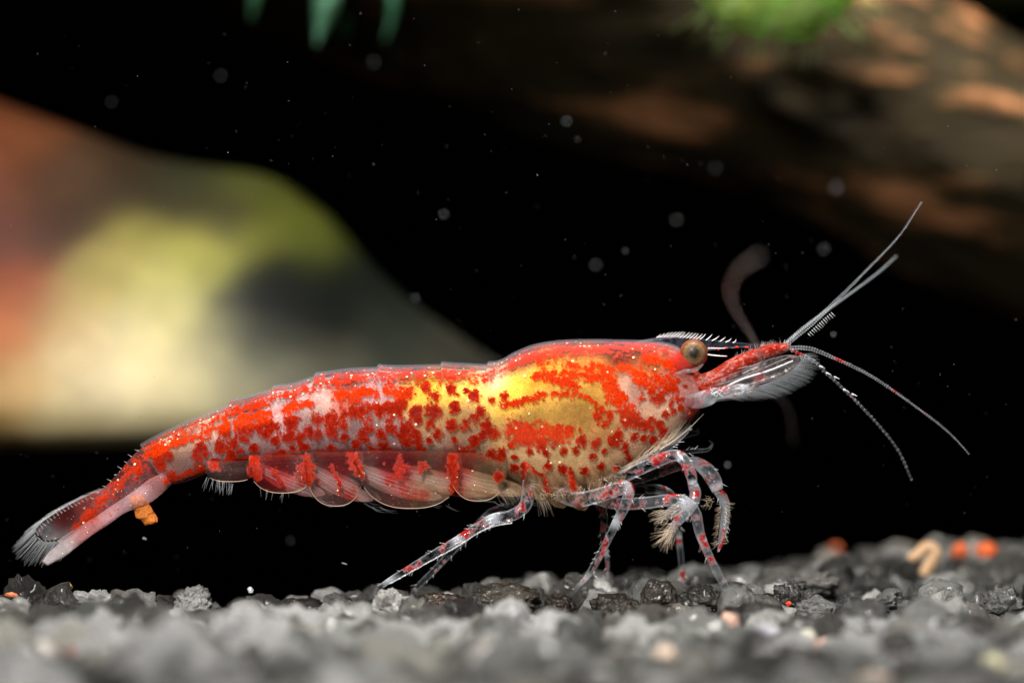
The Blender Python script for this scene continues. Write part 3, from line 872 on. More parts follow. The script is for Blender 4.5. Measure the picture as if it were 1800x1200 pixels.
M['stalk'] = simple_mat('red_stalk', (196, 52, 40), 0.3, 0.5, 0.3, 26, 0.3, sss=.2, coat=.5)
for sgn, ex, ey in ((-1, 1219, 620), (1, 1221, 622)):
    v, f = ICO[5]
    cen = W(ex, ey, sgn * .115)
    eo = bpy.data.meshes.new('eye'); eo.from_pydata((v * (24 * SC, 21 * SC, 24 * SC)).tolist(), [], f.tolist())
    eo.polygons.foreach_set('use_smooth', np.ones(len(eo.polygons), bool)); eo.materials.append(M['eye'])
    e = bpy.data.objects.new('eye', eo); e.parent = shrimp; e.location = cen - np.array(shrimp.location); col.objects.link(e)
    Vt, Ft, _ = tube_geo(px_path([(1186, 644, sgn * .07, 12), (1198, 638, sgn * .09, 17), (1207, 631, sgn * .10, 20), (1214, 625, sgn * .11, 20)]), 16, 18)
    mesh_obj('eye_stalk', Vt, Ft, M['stalk'], shrimp)
    Vt, Ft, _ = tube_geo(px_path([(1190, 656, sgn * .12, 2), (1205, 652, sgn * .14, 3.5), (1222, 650, sgn * .14, 3.5), (1236, 640, sgn * .12, 1.5)]), 16, 10)
    mesh_obj('orbit_rim', Vt, Ft, M['feeler_pale'], shrimp)

# ---- antennule peduncles, antennal scales, antenna bases
M['peduncle'] = pigment_mat('peduncle_tissue', .75, .98, .1, .28, .6)
for sgn in (-1, 1):
    rows = [(1218,660,1236,704,sgn*.07,.05),(1250,651,1262,690,sgn*.07,.055),(1280,632,1286,672,sgn*.07,.05),(1312,618,1314,650,sgn*.07,.04),(1345,606,1346,634,sgn*.065,.034),(1368,603,1370,624,sgn*.06,.028),(1386,603,1388,616,sgn*.06,.016)]
    red = None
    nS = 80 * 26
    pd = plate('antennule_base', rows, M['peduncle'], 80, 26, red=np.full(nS, .3))
    for pts in ([(1296, 648, sgn*.07 - .045, 1.2), (1330, 640, sgn*.07 - .04, 1), (1340, 634, sgn*.07 - .03, .6)], [(1262, 676, sgn*.07 - .055, 1.2), (1300, 664, sgn*.07 - .04, 1.2), (1390, 626, sgn*.07 - .02, .8)],
                [(1268, 652, sgn*.07 - .055, 1.4), (1278, 644, sgn*.07 - .05, .7)], [(1245, 668, sgn*.07 - .055, 1.2), (1270, 658, sgn*.07-.055, .6)]):
        Vh, Fh, _ = tube_geo(px_path(pts), 14, 6); mesh_obj('crease', Vh, Fh, M['feeler_pale'], pd)
    hs = []
    for k in range(26):
        x = rng.uniform(1290, 1392); y = np.interp(x, [1290, 1345, 1392], [628, 607, 604])
        hs.append((W(x, y + 2, sgn*.06), W(x + rng.uniform(-4, 6), y - rng.uniform(4, 11), sgn*.06 - .01), np.zeros(3), .0011))
    Vh, Fh = hairs_geo(hs); tag(mesh_obj('bristles', Vh, Fh, M['seta'], pd), kind='stuff')
    # antennal scale
    sc_rows = [(1238,680,1246,702,sgn*.11,.012),(1270,664,1286,690,sgn*.13,.010),(1310,648,1326,678,sgn*.14,.009),(1350,632,1366,664,sgn*.145,.008),(1385,624,1394,648,sgn*.145,.006),(1404,626,1406,636,sgn*.14,.003)]
    scl = plate('antennal_scale', sc_rows, M['scale'], 60, 18)
    Vh, Fh, _ = tube_geo(px_path([(1250, 694, sgn*.13 - .012, 1.2), (1300, 668, sgn*.14 - .012, 1.5), (1350, 652, sgn*.145 - .012, 1.4), (1394, 634, sgn*.145 - .008, 1.0)]), 30, 6)
    mesh_obj('midrib', Vh, Fh, M['seta'], scl)
    hs = []
    path = spline(np.array([(1266,697,0),(1300,688,0),(1340,676,0),(1372,662,0),(1395,648,0),(1407,634,0),(1404,625,0)], float), 150)
    for k, a in enumerate(path):
        t = k / 149
        ang = np.interp(t, [0, .5, .85, 1], [.25, .32, .30, -.10]) + rng.uniform(-.05, .05)
        ln = np.interp(t, [0, .3, .7, 1], [34, 52, 44, 30]) * rng.uniform(.85, 1.1)
        hs.append((W(a[0], a[1], sgn*.14), W(a[0] + ln * math.cos(ang), a[1] + ln * math.sin(ang), sgn*.14 + rng.uniform(-.03, .03)), np.array((0, 0, .003)), .0010))
    for k in range(60):   # beaded row where the fringe is rooted
        t = k / 59; x = 1276 + (1380 - 1276) * t; y = 676 + (640 - 676) * t
        hs.append((W(x, y, sgn*.14 - .012), W(x + 5, y + 4, sgn*.14 - .012), np.zeros(3), .0016))
    Vh, Fh = hairs_geo(hs); tag(mesh_obj('fringe', Vh, Fh, M['seta_faint'], scl), kind='stuff')
    # antenna base segments
    Vt, Ft, t = tube_geo(px_path([(1196, 704, sgn*.06, 8), (1222, 704, sgn*.11, 14), (1246, 698, sgn*.15, 14), (1260, 692, sgn*.17, 10), (1280, 688, sgn*.18, 11), (1304, 684, sgn*.19, 10), (1317, 685, sgn*.2, 6)]), 40, 16)
    w = np.stack([.12 + .5 * np.exp(-((t - .45) / .06) ** 2) + .5 * np.exp(-((t - .95) / .05) ** 2), np.ones_like(t), t], 1)
    mesh_obj('antenna_base', Vt, Ft, M['flag'], shrimp, attrs={'w': w})
hs = []
for k in range(16):
    x = rng.choice([1250, 1262, 1306, 1314]) + rng.uniform(-4, 4)
    hs.append((W(x, 690 + rng.uniform(-8, 6), -.2), W(x + rng.uniform(4, 14), 688 + rng.uniform(-14, 10), -.22), np.zeros(3), .0016))
Vh, Fh = hairs_geo(hs); tag(mesh_obj('cheek_bristles', Vh, Fh, M['seta'], shrimp), kind='stuff')

# ---- feelers
def feeler(name, rows, mat, beads=0, white=.0, redt=None, bead_r=0.5, thin=0.58):
    rows = [(x, y, d, r * thin) for x, y, d, r in rows]
    Vt, Ft, t = tube_geo(px_path(rows), 90, 8)
    seg = 0.5 + 0.5 * np.sin(t * 300)
    g_ = np.ones_like(t) if redt is None else np.clip((redt - t) / .08, 0, 1)
    o = mesh_obj(name, Vt, Ft, mat, shrimp, attrs={'w': np.stack([white + 0 * seg, g_, t], 1)})
    if beads:
        S = spline(np.array(rows, float), beads)
        hs = []
        for i, (x, y, d, r) in enumerate(S):
            a = S[min(i + 1, beads - 1)] - S[max(i - 1, 0)]
            nrm = np.array((-a[1], a[0])); nrm = nrm / (np.linalg.norm(nrm) + 1e-9)
            for sg in (-1, 1):
                b = r + rng.uniform(.6, 2.2)
                hs.append((W(x + nrm[0] * r * .5 * sg, y + nrm[1] * r * .5 * sg, d - .004), W(x + nrm[0] * b * sg + a[0] * .15, y + nrm[1] * b * sg + a[1] * .15, d - .006), np.zeros(3), bead_r * SC * .6))
        Vh, Fh = hairs_geo(hs); tag(mesh_obj('bristles', Vh, Fh, M['seta'], o), kind='stuff')
    return o
up1 = feeler('antennule', [(1382, 606, -.06, 6), (1400, 590, -.06, 6.5), (1430, 566, -.05, 6), (1470, 528, -.04, 4), (1520, 478, -.02, 2.6), (1580, 415, 0, 1.8), (1619, 356, .02, 1.1)], M['flag'], 90, 0, .15, .7)
feeler('antennule', [(1380, 604, .06, 5), (1410, 578, .1, 5), (1450, 548, .2, 4.4), (1500, 512, .35, 3.6), (1545, 478, .55, 3.2), (1576, 450, .7, 2.6)], M['flag'], 0, .15, .1)
feeler('antennule', [(1384, 611, -.06, 5.5), (1420, 612, -.06, 5.5), (1450, 622, -.05, 4.6), (1530, 660, -.04, 3.2), (1620, 722, -.02, 2.4), (1670, 762, 0, 1.8), (1703, 797, 0, 1.1)], M['flag'], 80, 0, .8)
feeler('antennule', [(1384, 612, .06, 4), (1430, 634, .08, 4), (1452, 655, .1, 3.6), (1490, 690, .14, 3.0), (1540, 742, .2, 2.4), (1578, 790, .26, 2), (1602, 842, .3, 1.4)], M['flag'], 40, 0, .6)
hs = []
for k in range(13):
    x = 1420 + k * 3.4; y = 586 - k * 3.1
    hs.append((W(x, y, -.06), W(x + 6 + rng.uniform(-1, 2), y + 6 + rng.uniform(-1, 2), -.07), np.zeros(3), .0013))
for x, y in [(1440, 643), (1452, 655), (1466, 662), (1482, 684), (1497, 692)]:
    hs.append((W(x, y, .07), W(x + 10, y + 4, .06), np.zeros(3), .003))
Vh, Fh = hairs_geo(hs); tag(mesh_obj('sensory_bristles', Vh, Fh, M['seta'], up1), kind='stuff')
feeler('antenna', [(1312, 688, -.20, 7), (1328, 681, -.32, 6.5), (1338, 662, -.5, 6), (1338, 630, -.8, 6), (1322, 592, -1.3, 6), (1294, 546, -1.9, 5.5), (1284, 508, -2.4, 5.5), (1300, 474, -2.8, 5), (1334, 450, -3.1, 5)], M['feeler_pale'])
feeler('antenna', [(1236, 704, .18, 5), (1262, 702, .2, 5), (1290, 698, .5, 4.5), (1330, 692, 1.0, 4.5), (1362, 694, 1.6, 4.5), (1386, 720, 2.2, 4), (1394, 775, 2.9, 4)], M['feeler_pale'])

# ---- legs
def leg(name, rows, joints=(), spines=0, n=70, flat=.8, red=True, mat='leg', milk=0.0):
    rows = [(x, y, d, r * .77) for x, y, d, r in rows]
    Vt, Ft, t = tube_geo(px_path(rows), n, 14, flat)
    S = spline(np.array([np.r_[W(x, y, d), r] for x, y, d, r in rows]), 200)
    jt = []
    for jx, jy in joints:
        jt.append(np.argmin(np.hypot(900 + S[:, 0] / SC - jx, 600 - S[:, 2] / SC - jy)) / 199)
    w = np.full_like(t, milk)
    for j in jt: w = np.maximum(w, np.exp(-((t - j) / .03) ** 2))
    o = mesh_obj(name, Vt, Ft, M[mat], shrimp, attrs={'w': np.stack([w, np.full_like(t, 1.0 if red else 0.0), t], 1)})
    if spines:
        hs = []
        R = spline(np.array(rows, float), 120)
        for k in range(spines):
            i = rng.integers(10, 116); x, y, d, r = R[i]
            a = R[min(i + 2, 119)] - R[i - 2]; a = a[:2] / (np.linalg.norm(a[:2]) + 1e-9)
            nrm = np.array((-a[1], a[0])) * rng.choice([-1, 1])
            ln = rng.uniform(3, 9)
            hs.append((W(x + nrm[0] * r * .8, y + nrm[1] * r * .8, d - .01), W(x + nrm[0] * (r + ln * .7) + a[0] * ln, y + nrm[1] * (r + ln * .7) + a[1] * ln, d - .015), np.zeros(3), .0015))
        Vh, Fh = hairs_geo(hs); tag(mesh_obj('bristles', Vh, Fh, M['seta'], o), kind='stuff')
    return o
lr = leg('walking_leg', [(930, 845, -.14, 15), (928, 868, -.16, 15), (922, 890, -.18, 14), (898, 906, -.19, 13), (868, 912, -.2, 13), (838, 928, -.2, 11.5), (808, 948, -.2, 11), (760, 976, -.2, 10), (712, 1004, -.19, 8), (686, 1019, -.18, 6.5), (668, 1032, -.17, 5), (656, 1046, -.16, 2.5)], [(868, 912), (808, 948), (688, 1018)], 26)
hs = []
R = spline(np.array([(900, 918, -.21, 0), (868, 924, -.22, 0), (838, 938, -.22, 0), (808, 958, -.22, 0), (760, 984, -.22, 0), (712, 1011, -.21, 0), (690, 1023, -.2, 0)], float), 46)
for x, y, d_, _ in R:   # white beads in place of glints along the rear leg's lower edge
    hs.append((W(x, y, d_), W(x - 4 - rng.uniform(0, 3), y + 2.5, d_), np.zeros(3), .0040 * rng.uniform(.35, 1)))
Vh, Fh = hairs_geo(hs, 5, 3); tag(mesh_obj('edge_glints', Vh, Fh, M['seta'], lr), kind='stuff')
leg('walking_leg', [(935, 850, .14, 13), (915, 885, .16, 12), (870, 898, .18, 11), (845, 918, .18, 10), (805, 958, .2, 8), (765, 1000, .2, 7), (735, 1030, .2, 6), (720, 1050, .2, 3)], [(848, 916)], 12)
leg('walking_leg', [(985, 868, -.16, 17), (1015, 878, -.2, 17), (1060, 868, -.23, 16), (1095, 856, -.24, 15), (1106, 862, -.24, 13), (1097, 892, -.24, 11.5), (1085, 915, -.24, 10), (1070, 945, -.23, 8.5), (1050, 984, -.22, 8), (1030, 1016, -.21, 6), (1016, 1030, -.2, 4), (1003, 1044, -.2, 2)], [(1103, 856), (1085, 915), (1030, 1018)], 18)
leg('walking_leg', [(1010, 868, .14, 14), (1050, 880, .18, 12), (1062, 905, .2, 9), (1060, 940, .22, 7), (1066, 975, .22, 6), (1068, 998, .22, 4.5), (1065, 1040, .22, 2)], [(1062, 905), (1066, 978)], 14)
leg('walking_leg', [(1040, 872, -.12, 15), (1080, 884, -.15, 14), (1130, 884, -.18, 13.5), (1180, 878, -.2, 13.5), (1204, 882, -.21, 14), (1222, 902, -.22, 13), (1230, 935, -.22, 11), (1240, 962, -.22, 9.5), (1256, 996, -.22, 9), (1272, 1026, -.21, 8.5), (1284, 1048, -.2, 8), (1287, 1060, -.2, 4)], [(1200, 880), (1236, 944), (1286, 1050)], 14, milk=.08)
leg('walking_leg', [(1060, 860, .12, 12), (1110, 862, .16, 11), (1160, 860, .2, 11), (1185, 880, .24, 10), (1192, 930, .28, 8), (1196, 970, .3, 7), (1200, 1010, .32, 6), (1204, 1050, .32, 3)], [(1172, 858), (1194, 955)], 10)
# claw arms
c1 = leg('claw_arm', [(1085, 842, -.16, 15), (1120, 826, -.2, 14), (1160, 808, -.22, 14), (1186, 800, -.23, 13), (1202, 808, -.24, 13), (1214, 832, -.25, 13), (1218, 850, -.25, 10)], [(1190, 800), (1216, 846)], 8, flat=.9)
leg('claw_arm', [(1100, 846, .10, 12), (1140, 836, .14, 12), (1180, 822, .16, 12), (1215, 812, .1, 13), (1238, 822, .02, 17), (1254, 842, 0, 18), (1262, 862, 0, 14)], [(1258, 856)], 8, flat=.9, milk=.1)
hand1 = leg('claw', [(1258, 858, 0, 10), (1272, 878, 0, 12), (1275, 905, -.01, 11), (1271, 935, -.02, 9), (1266, 958, -.02, 6), (1262, 970, -.02, 2)], [(1262, 862)], 6, milk=.35)
leg('claw', [(1216, 846, -.25, 10), (1222, 866, -.25, 13), (1218, 884, -.26, 12), (1206, 900, -.26, 12), (1190, 918, -.25, 10), (1178, 938, -.24, 6), (1172, 950, -.24, 2)], [(1218, 848), (1190, 916)], 6, milk=.3)
leg('claw', [(1208, 890, -.2, 10), (1196, 890, -.2, 12), (1180, 900, -.2, 11), (1166, 908, -.2, 7), (1158, 912, -.2, 2)], [], 6, milk=.35)
def tuft(px0, py0, ang, spread, ln, cnt, d, mat='seta_tan', r=.0013, sp=6):
    hs = []
    for k in range(cnt):
        a = ang + rng.normal() * spread
        x, y = px0 + rng.uniform(-sp, sp), py0 + rng.uniform(-sp, sp)
        l = ln * rng.uniform(.6, 1.15)
        p0 = W(x, y, d + rng.uniform(-.02, .02)); p1 = W(x + l * math.cos(a), y + l * math.sin(a), d + rng.uniform(-.06, .05))
        hs.append((p0, p1, np.array((rng.uniform(-.006, .006), 0, rng.uniform(-.006, .006))), r))
    return hs
hs = tuft(1180, 936, 2.25, .45, 34, 60, -.24) + tuft(1186, 925, 2.5, .4, 26, 30, -.24) + tuft(1172, 905, 2.9, .4, 26, 40, -.2, sp=9) + tuft(1195, 896, 3.0, .5, 16, 26, -.22, sp=10)
Vh, Fh = hairs_geo(hs); tag(mesh_obj('claw_brush', Vh, Fh, M['seta_tan'], shrimp), kind='stuff')
hs = []
for k in range(90):
    t = rng.random(); x = np.interp(t, [0, 1], [1272, 1264]); y = 885 + t * 74
    s_ = -1 if rng.random() < .8 else 1
    hs.append((W(x + s_ * 4, y, -.02), W(x + s_ * rng.uniform(8, 17), y + rng.uniform(-4, 10), -.03 + rng.uniform(-.03, .02)), np.zeros(3), .0016))
hs += tuft(1240, 955, 1.9, .25, 18, 8, -.05, sp=3) + tuft(1276, 885, .1, .25, 16, 8, -.02, sp=4) + tuft(1248, 880, 2.5, .6, 14, 24, -.05, sp=8)
Vh, Fh = hairs_geo(hs); tag(mesh_obj('claw_bristles', Vh, Fh, M['seta_tan'], hand1), kind='stuff')

# ---- mouthparts, long bristles and small wisps below the head
mp = leg('mouthpart', [(1120, 818, -.12, 9), (1150, 800, -.14, 8), (1180, 782, -.13, 7), (1205, 760, -.1, 5), (1214, 748, -.08, 2)], [], 16, red=False, milk=.12)
leg('mouthpart', [(1190, 770, .02, 7), (1212, 762, .04, 6.5), (1226, 760, .06, 4), (1227, 752, .06, 1.5)], [], 0, red=False)
leg('mouthpart', [(1196, 795, .05, 5), (1222, 792, .08, 5), (1244, 790, .1, 3.5), (1252, 780, .12, 2), (1246, 774, .12, 1)], [], 6, red=False)
hs = []
for k in range(60):
    x, y = 1090 + rng.uniform(0, 90), 0
    y = np.interp(x, [1090, 1180], [828, 772]) + rng.uniform(-6, 6)
    l = rng.uniform(20, 62); a = -.72 + rng.normal() * .16
    hs.append((W(x, y, -.18), W(x + l * math.cos(a), y + l * math.sin(a), -.17), np.array((0, 0, -.008)), .0010))
hs.append((W(1160, 790, -.19), W(1237, 727, -.15), np.array((0, 0, -.012)), .0028))
for k in range(70):
    x = rng.uniform(930, 1100); y = np.interp(x, [930, 985, 1100], [862, 872, 836]) + rng.uniform(-14, 4)
    a = rng.uniform(0, 6.28); l = rng.uniform(8, 26)
    hs.append((W(x, y, -.19), W(x + l * math.cos(a), y + l * math.sin(a) * .6, -.2), np.array((0, 0, rng.uniform(-.01, .01))), .0011))
for k in range(40):
    x = rng.uniform(935, 955); hs.append((W(x, 868 + rng.uniform(-8, 8), -.1), W(x + rng.uniform(6, 26), 888 + rng.uniform(0, 20), -.08), np.array((0, 0, .01)), .001))
for k in range(30):
    x = rng.uniform(860, 905); hs.append((W(x, 862 + rng.uniform(-4, 4), -.1), W(x + rng.uniform(14, 30), 876 + rng.uniform(0, 14), -.08), np.array((0, 0, .01)), .001))
Vh, Fh = hairs_geo(hs); tag(mesh_obj('mouth_bristles', Vh, Fh, M['seta_tan'], shrimp), kind='stuff')
# leg bases along the lower shell edge
for i, (x, y) in enumerate([(940, 856), (975, 868), (1012, 872), (1050, 862), (1082, 846)]):
    Vt, Ft, t = tube_geo(px_path([(x - 16, y - 48, -.18, 5), (x - 10, y - 26, -.18, 11), (x, y - 2, -.17, 15), (x + 8, y + 10, -.17, 15), (x + 18, y + 20, -.16, 7)]), 20, 14)
    mesh_obj('leg_base', Vt, Ft, M['joint'], shrimp, attrs=paint(Vt))

# ------------------------------------------------------------------ background: smooth stone, driftwood, moss, leaf tips
def ztop_bottom(name, rows, mat, loc_d, colors, sig, n=90, m=100, rough=0.0, tilt=0.5):
    S = spline(np.array(rows, float), n)
    a = np.linspace(0, 2 * np.pi, m, endpoint=False); c, s = np.cos(a), np.sin(a)
    V, P = [], []
    for x, yt, yb, d, th in S:
        cy, hy = (yt + yb) / 2, (yb - yt) / 2
        yy = d + th * np.sign(s) * np.abs(s) ** .8
        yp = cy - hy * np.where(c > 0, np.abs(c) ** .85, -np.abs(c) ** .5)
        k = SC * (D + d) / D
        yy = yy + tilt * np.where(c > 0, np.abs(c) ** .85, -np.abs(c) ** .5)
        V.append(np.stack([np.full(m, (x - 900) * k), yy, (600 - yp) * k], 1))
        P.append(np.stack([np.full(m, x), yp], 1))
    V, P = np.vstack(V), np.vstack(P)
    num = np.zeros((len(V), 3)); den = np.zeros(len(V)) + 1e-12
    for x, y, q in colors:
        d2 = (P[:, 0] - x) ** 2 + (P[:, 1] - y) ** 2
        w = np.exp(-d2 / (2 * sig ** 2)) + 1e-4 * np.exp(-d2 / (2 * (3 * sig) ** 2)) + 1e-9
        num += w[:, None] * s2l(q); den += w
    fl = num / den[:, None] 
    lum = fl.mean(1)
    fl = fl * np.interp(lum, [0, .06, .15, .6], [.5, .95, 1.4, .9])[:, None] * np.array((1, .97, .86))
    if rough:
        V[:, 1] += rough * VN.fbm(V, .9, 3)
        V[:, 2] += rough * .4 * VN.fbm(V + 7, 1.2, 2)
    F = [tuple(f) for f in grid_faces(n, m)] + [tuple(range(m))[::-1], tuple((n - 1) * m + i for i in range(m))]
    return V, F, fl
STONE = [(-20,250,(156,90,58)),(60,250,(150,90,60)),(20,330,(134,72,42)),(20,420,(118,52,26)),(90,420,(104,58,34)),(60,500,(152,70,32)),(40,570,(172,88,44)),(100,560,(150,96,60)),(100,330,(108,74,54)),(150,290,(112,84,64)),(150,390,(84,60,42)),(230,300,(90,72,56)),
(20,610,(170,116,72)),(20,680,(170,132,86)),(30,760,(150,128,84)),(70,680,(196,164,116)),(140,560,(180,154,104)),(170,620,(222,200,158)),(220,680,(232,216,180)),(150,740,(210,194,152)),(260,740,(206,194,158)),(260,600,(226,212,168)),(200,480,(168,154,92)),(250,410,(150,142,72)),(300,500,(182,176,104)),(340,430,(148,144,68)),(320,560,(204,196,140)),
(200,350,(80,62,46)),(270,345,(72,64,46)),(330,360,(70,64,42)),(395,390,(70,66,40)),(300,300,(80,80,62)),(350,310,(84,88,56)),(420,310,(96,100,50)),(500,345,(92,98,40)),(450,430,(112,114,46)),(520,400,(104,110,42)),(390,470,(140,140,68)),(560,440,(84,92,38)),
(450,520,(16,22,19)),(480,505,(14,20,17)),(520,490,(20,26,18)),(530,530,(12,18,16)),(560,560,(18,24,21)),(500,560,(18,24,20)),(590,520,(18,24,20)),(400,560,(76,78,60)),(380,620,(130,126,98)),(330,660,(190,180,142)),(480,620,(80,82,70)),(350,730,(164,156,126)),(440,690,(122,118,98)),(600,640,(72,72,62)),(700,600,(48,54,46)),(780,630,(56,56,48)),(860,640,(44,44,38)),(620,500,(38,46,40)),(680,560,(40,46,40)),(540,660,(86,84,72))]  # darker points at the right end paint the shading there into the stone
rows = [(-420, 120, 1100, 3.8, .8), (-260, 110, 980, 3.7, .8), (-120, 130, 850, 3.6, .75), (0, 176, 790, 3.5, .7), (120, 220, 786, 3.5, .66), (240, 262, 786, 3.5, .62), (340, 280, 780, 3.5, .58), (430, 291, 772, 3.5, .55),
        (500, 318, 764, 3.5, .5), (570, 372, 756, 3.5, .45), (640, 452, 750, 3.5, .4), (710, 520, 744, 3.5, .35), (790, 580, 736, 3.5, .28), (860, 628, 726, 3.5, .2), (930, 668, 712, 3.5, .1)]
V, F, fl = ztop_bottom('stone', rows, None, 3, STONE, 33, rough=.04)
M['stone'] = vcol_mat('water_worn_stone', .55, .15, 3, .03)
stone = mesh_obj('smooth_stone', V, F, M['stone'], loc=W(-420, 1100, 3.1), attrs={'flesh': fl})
tag(stone, 'large smooth blurred stone in brown, cream and olive behind the shrimp\'s tail', 'stone')

# driftwood: a long gnarled log running down to the right across the top
m, nt, out = new_mat('driftwood_bark')
co = coords(nt)
mp_ = nt.nodes.new('ShaderNodeMapping'); mp_.inputs['Rotation'].default_value = (0, math.radians(-23.5), 0); mp_.inputs['Scale'].default_value = (.35, 1.6, 1.6)
L(nt, co, mp_.inputs['Vector'])
n1 = noise_tex(nt, mp_.outputs[0], 2.6, 6, .62)
n2 = noise_tex(nt, co, 3.2, 5, .6)
ramp = nt.nodes.new('ShaderNodeValToRGB'); L(nt, n1.outputs['Fac'], ramp.inputs[0])
el = ramp.color_ramp.elements
el[0].position, el[0].color = .32, (*s2l((20, 15, 8)), 1)
el[1].position, el[1].color = .70, (*s2l((176, 120, 80)), 1)
e = el.new(.52); e.color = (*s2l((42, 34, 15)), 1)
c = mix_col(nt, mrange(nt, n2.outputs['Fac'], .56, .72, 0, .6), ramp.outputs[0], tuple(s2l((52, 48, 18))))
p = principled(nt, .85, .15)
L(nt, c, p.inputs['Base Color'])
L(nt, bump(nt, n1.outputs['Fac'], .7, .12), p.inputs['Normal'])
L(nt, p.outputs[0], out.inputs[0])
M['wood'] = m
dlog = 4.6
rows = [(500, -260, 320), (800, -135, 300), (1100, -10, 280), (1400, 122, 250), (1620, 222, 235), (1850, 320, 225), (2150, 460, 230), (2500, 640, 250)]
Vt, Ft, t = tube_geo([np.r_[W(x, y, dlog), r * SC * (D + dlog) / D] for x, y, r in rows], 130, 72)
ax = Vt.copy()
cen = spline(np.array([W(x, y, dlog) for x, y, r in rows]), 130)
cc = np.vstack([np.repeat(cen, 72, 0), cen[0], cen[-1]])
rad = Vt - cc
ang = np.arctan2(rad[:, 1], rad[:, 2])
q = np.stack([t * 6, np.cos(ang) * 1.2, np.sin(ang) * 1.2], 1)
k = 1 + .10 * VN.fbm(q, 1.0, 4) + .015 * VN.fbm(q * (1, 4, 4), 1.0, 3)
# a groove runs along the flank under the shoulder lit by the added lamp
k -= .03 * np.exp(-((ang + 2.35 - 1.45) / .22) ** 2)
Vt = cc + rad * k[:, None]
log = mesh_obj('driftwood_log', Vt, Ft, M['wood'], loc=W(1620, 222, dlog))
tag(log, 'brown driftwood log slanting across the dark top right corner', 'log')

def pad(name, cx, cy, d, rx, ry, ry_depth, color, hairs, label, cat, hcol):
    v, f = ICO[4]
    k = SC * (D + d) / D
    q = v * (1 + .12 * VN.fbm(v, 2.2, 4))[:, None]
    V = q * (rx * k, ry_depth, ry * k) + W(cx, cy, d)
    mat = simple_mat(name + '_green', color, .6, .3, .4, 4, .5, bdist=.05, sss=.9)
    for nd in mat.node_tree.nodes:
        if nd.type == 'BSDF_PRINCIPLED':
            nd.inputs['Subsurface Scale'].default_value = .45; nd.inputs['Subsurface Radius'].default_value = (.8, 1, .5)
    root = mesh_obj(name, V, f, mat, loc=W(cx, cy, d))
    hs = []
    for i in rng.integers(0, len(v), hairs):
        nn = q[i]; p0 = V[i]
        l = rng.uniform(.03, .13)
        p1 = p0 + (nn * (1, .8, .8) + rng.normal(size=3) * .35) * l + np.array((0, 0, -.05))
        hs.append((p0 - nn * .02, p1, rng.normal(size=3) * .01, .005))
    Vh, Fh = hairs_geo(hs)
    tag(mesh_obj('moss_strands', Vh, Fh, simple_mat(name + '_strand', hcol, .5, .3, .4, 6, 0), root), kind='stuff')
    tag(root, label, cat)
    return root
pad('moss_clump', 1365, -30, 2.9, 140, 100, .4, (206, 236, 140), 140, 'bright green blurred moss clump hanging at the top beside the driftwood', 'moss', (128, 172, 84))
pad('moss_patch', 1790, -34, 5.4, 90, 44, .35, (112, 130, 62), 200, 'small olive green moss patch above the log in the top right corner', 'moss', (120, 140, 70))

def leaf(rows, d, color, label):
    S = [(x - w, y, x + w, y, d + dd, .02) for x, y, w, dd in rows]
    V = []
    P = spline(np.array(S, float), 40)
    a = np.linspace(0, 2 * np.pi, 16, endpoint=False); c, s = np.cos(a), np.sin(a)
    for tx, ty, bx, by, dd, th in P:
        yy = dd + th * s + .06 * c * c
        k = SC * (D + d) / D
        V.append(np.stack([((tx + bx) / 2 + (tx - bx) / 2 * c - 900) * k, yy, (600 - (ty + by) / 2) * k + 0 * c], 1))
    V = np.vstack(V)
    F = [tuple(f) for f in grid_faces(40, 16)] + [tuple(range(16))[::-1], tuple(39 * 16 + i for i in range(16))]
    o = mesh_obj('hanging_leaf', V, F, simple_mat('leaf_teal', color, .45, .4, .45, 5, .5, bdist=.03), loc=V[:16].mean(0))
    tag(o, label, 'leaf', 'teal leaf tips hanging from above')
leaf([(436, -160, 14, .2), (440, -60, 15, .1), (446, -10, 12, 0), (444, 18, 7, 0), (441, 36, 2, 0)], 3.6, (120, 200, 150), 'shortest teal leaf tip, leftmost along the top edge')
leaf([(590, -180, 24, .3), (582, -60, 26, .1), (574, 0, 24, 0), (566, 40, 16, 0), (556, 82, 3, 0)], 3.4, (140, 214, 172), 'broadest and palest teal leaf tip hanging from the top edge')
leaf([(606, -150, 16, .5), (606, -40, 18, .5), (602, 20, 14, .5), (598, 60, 3, .5)], 3.6, (60, 140, 104), 'dark teal leaf tip partly behind the broad pale one')
leaf([(676, -150, 11, .2), (684, -50, 12, .1), (690, 0, 10, 0), (688, 34, 8, 0), (676, 74, 2, 0)], 3.6, (110, 190, 146), 'slender curved teal leaf tip, rightmost of the teal tips')

# ------------------------------------------------------------------ loose bits on the gravel
def bit(name, px_, py_, d, rx, ry, color, label, cat, rough=.5, seed=1, rz=0.0, group=None, spec=.4):
    q, f = grain_verts(3, seed, .6)
    ext = (q.max(0) - q.min(0)) / 2
    k = SC * (D + d) / D
    q = q / ext * (rx * k, min(rx, ry) * k, ry * k)
    R = np.array(Matrix.Rotation(rz, 3, 'Y'))
    if d < -.5: py_ += 5
    V = q @ R.T + W(px_, py_, d)
    o = mesh_obj(name, V, f, simple_mat(name + '_tone', tuple(np.array(color) * (.88 if d < -.5 else 1)), rough, spec, .35, 9, .5, coat=.05), loc=W(px_, py_, d))
    tag(o, label, cat, group)
G = 'pale and orange pebbles among the dark gravel'
bit('pebble', 1166, 1152, -2.1, 25, 24, (214, 190, 170), 'cream white blurred pebble in the foreground gravel under the front legs', 'pebble', seed=11, group=G)
bit('pebble', 781, 1182, -2.5, 26, 26, (230, 226, 204), 'off white blurred pebble at the bottom edge, left of centre', 'pebble', seed=12, group=G)
bit('pebble', 1748, 1172, -2.4, 26, 30, (226, 218, 180), 'pale yellowish blurred pebble in the bottom right corner', 'pebble', seed=13, group=G)
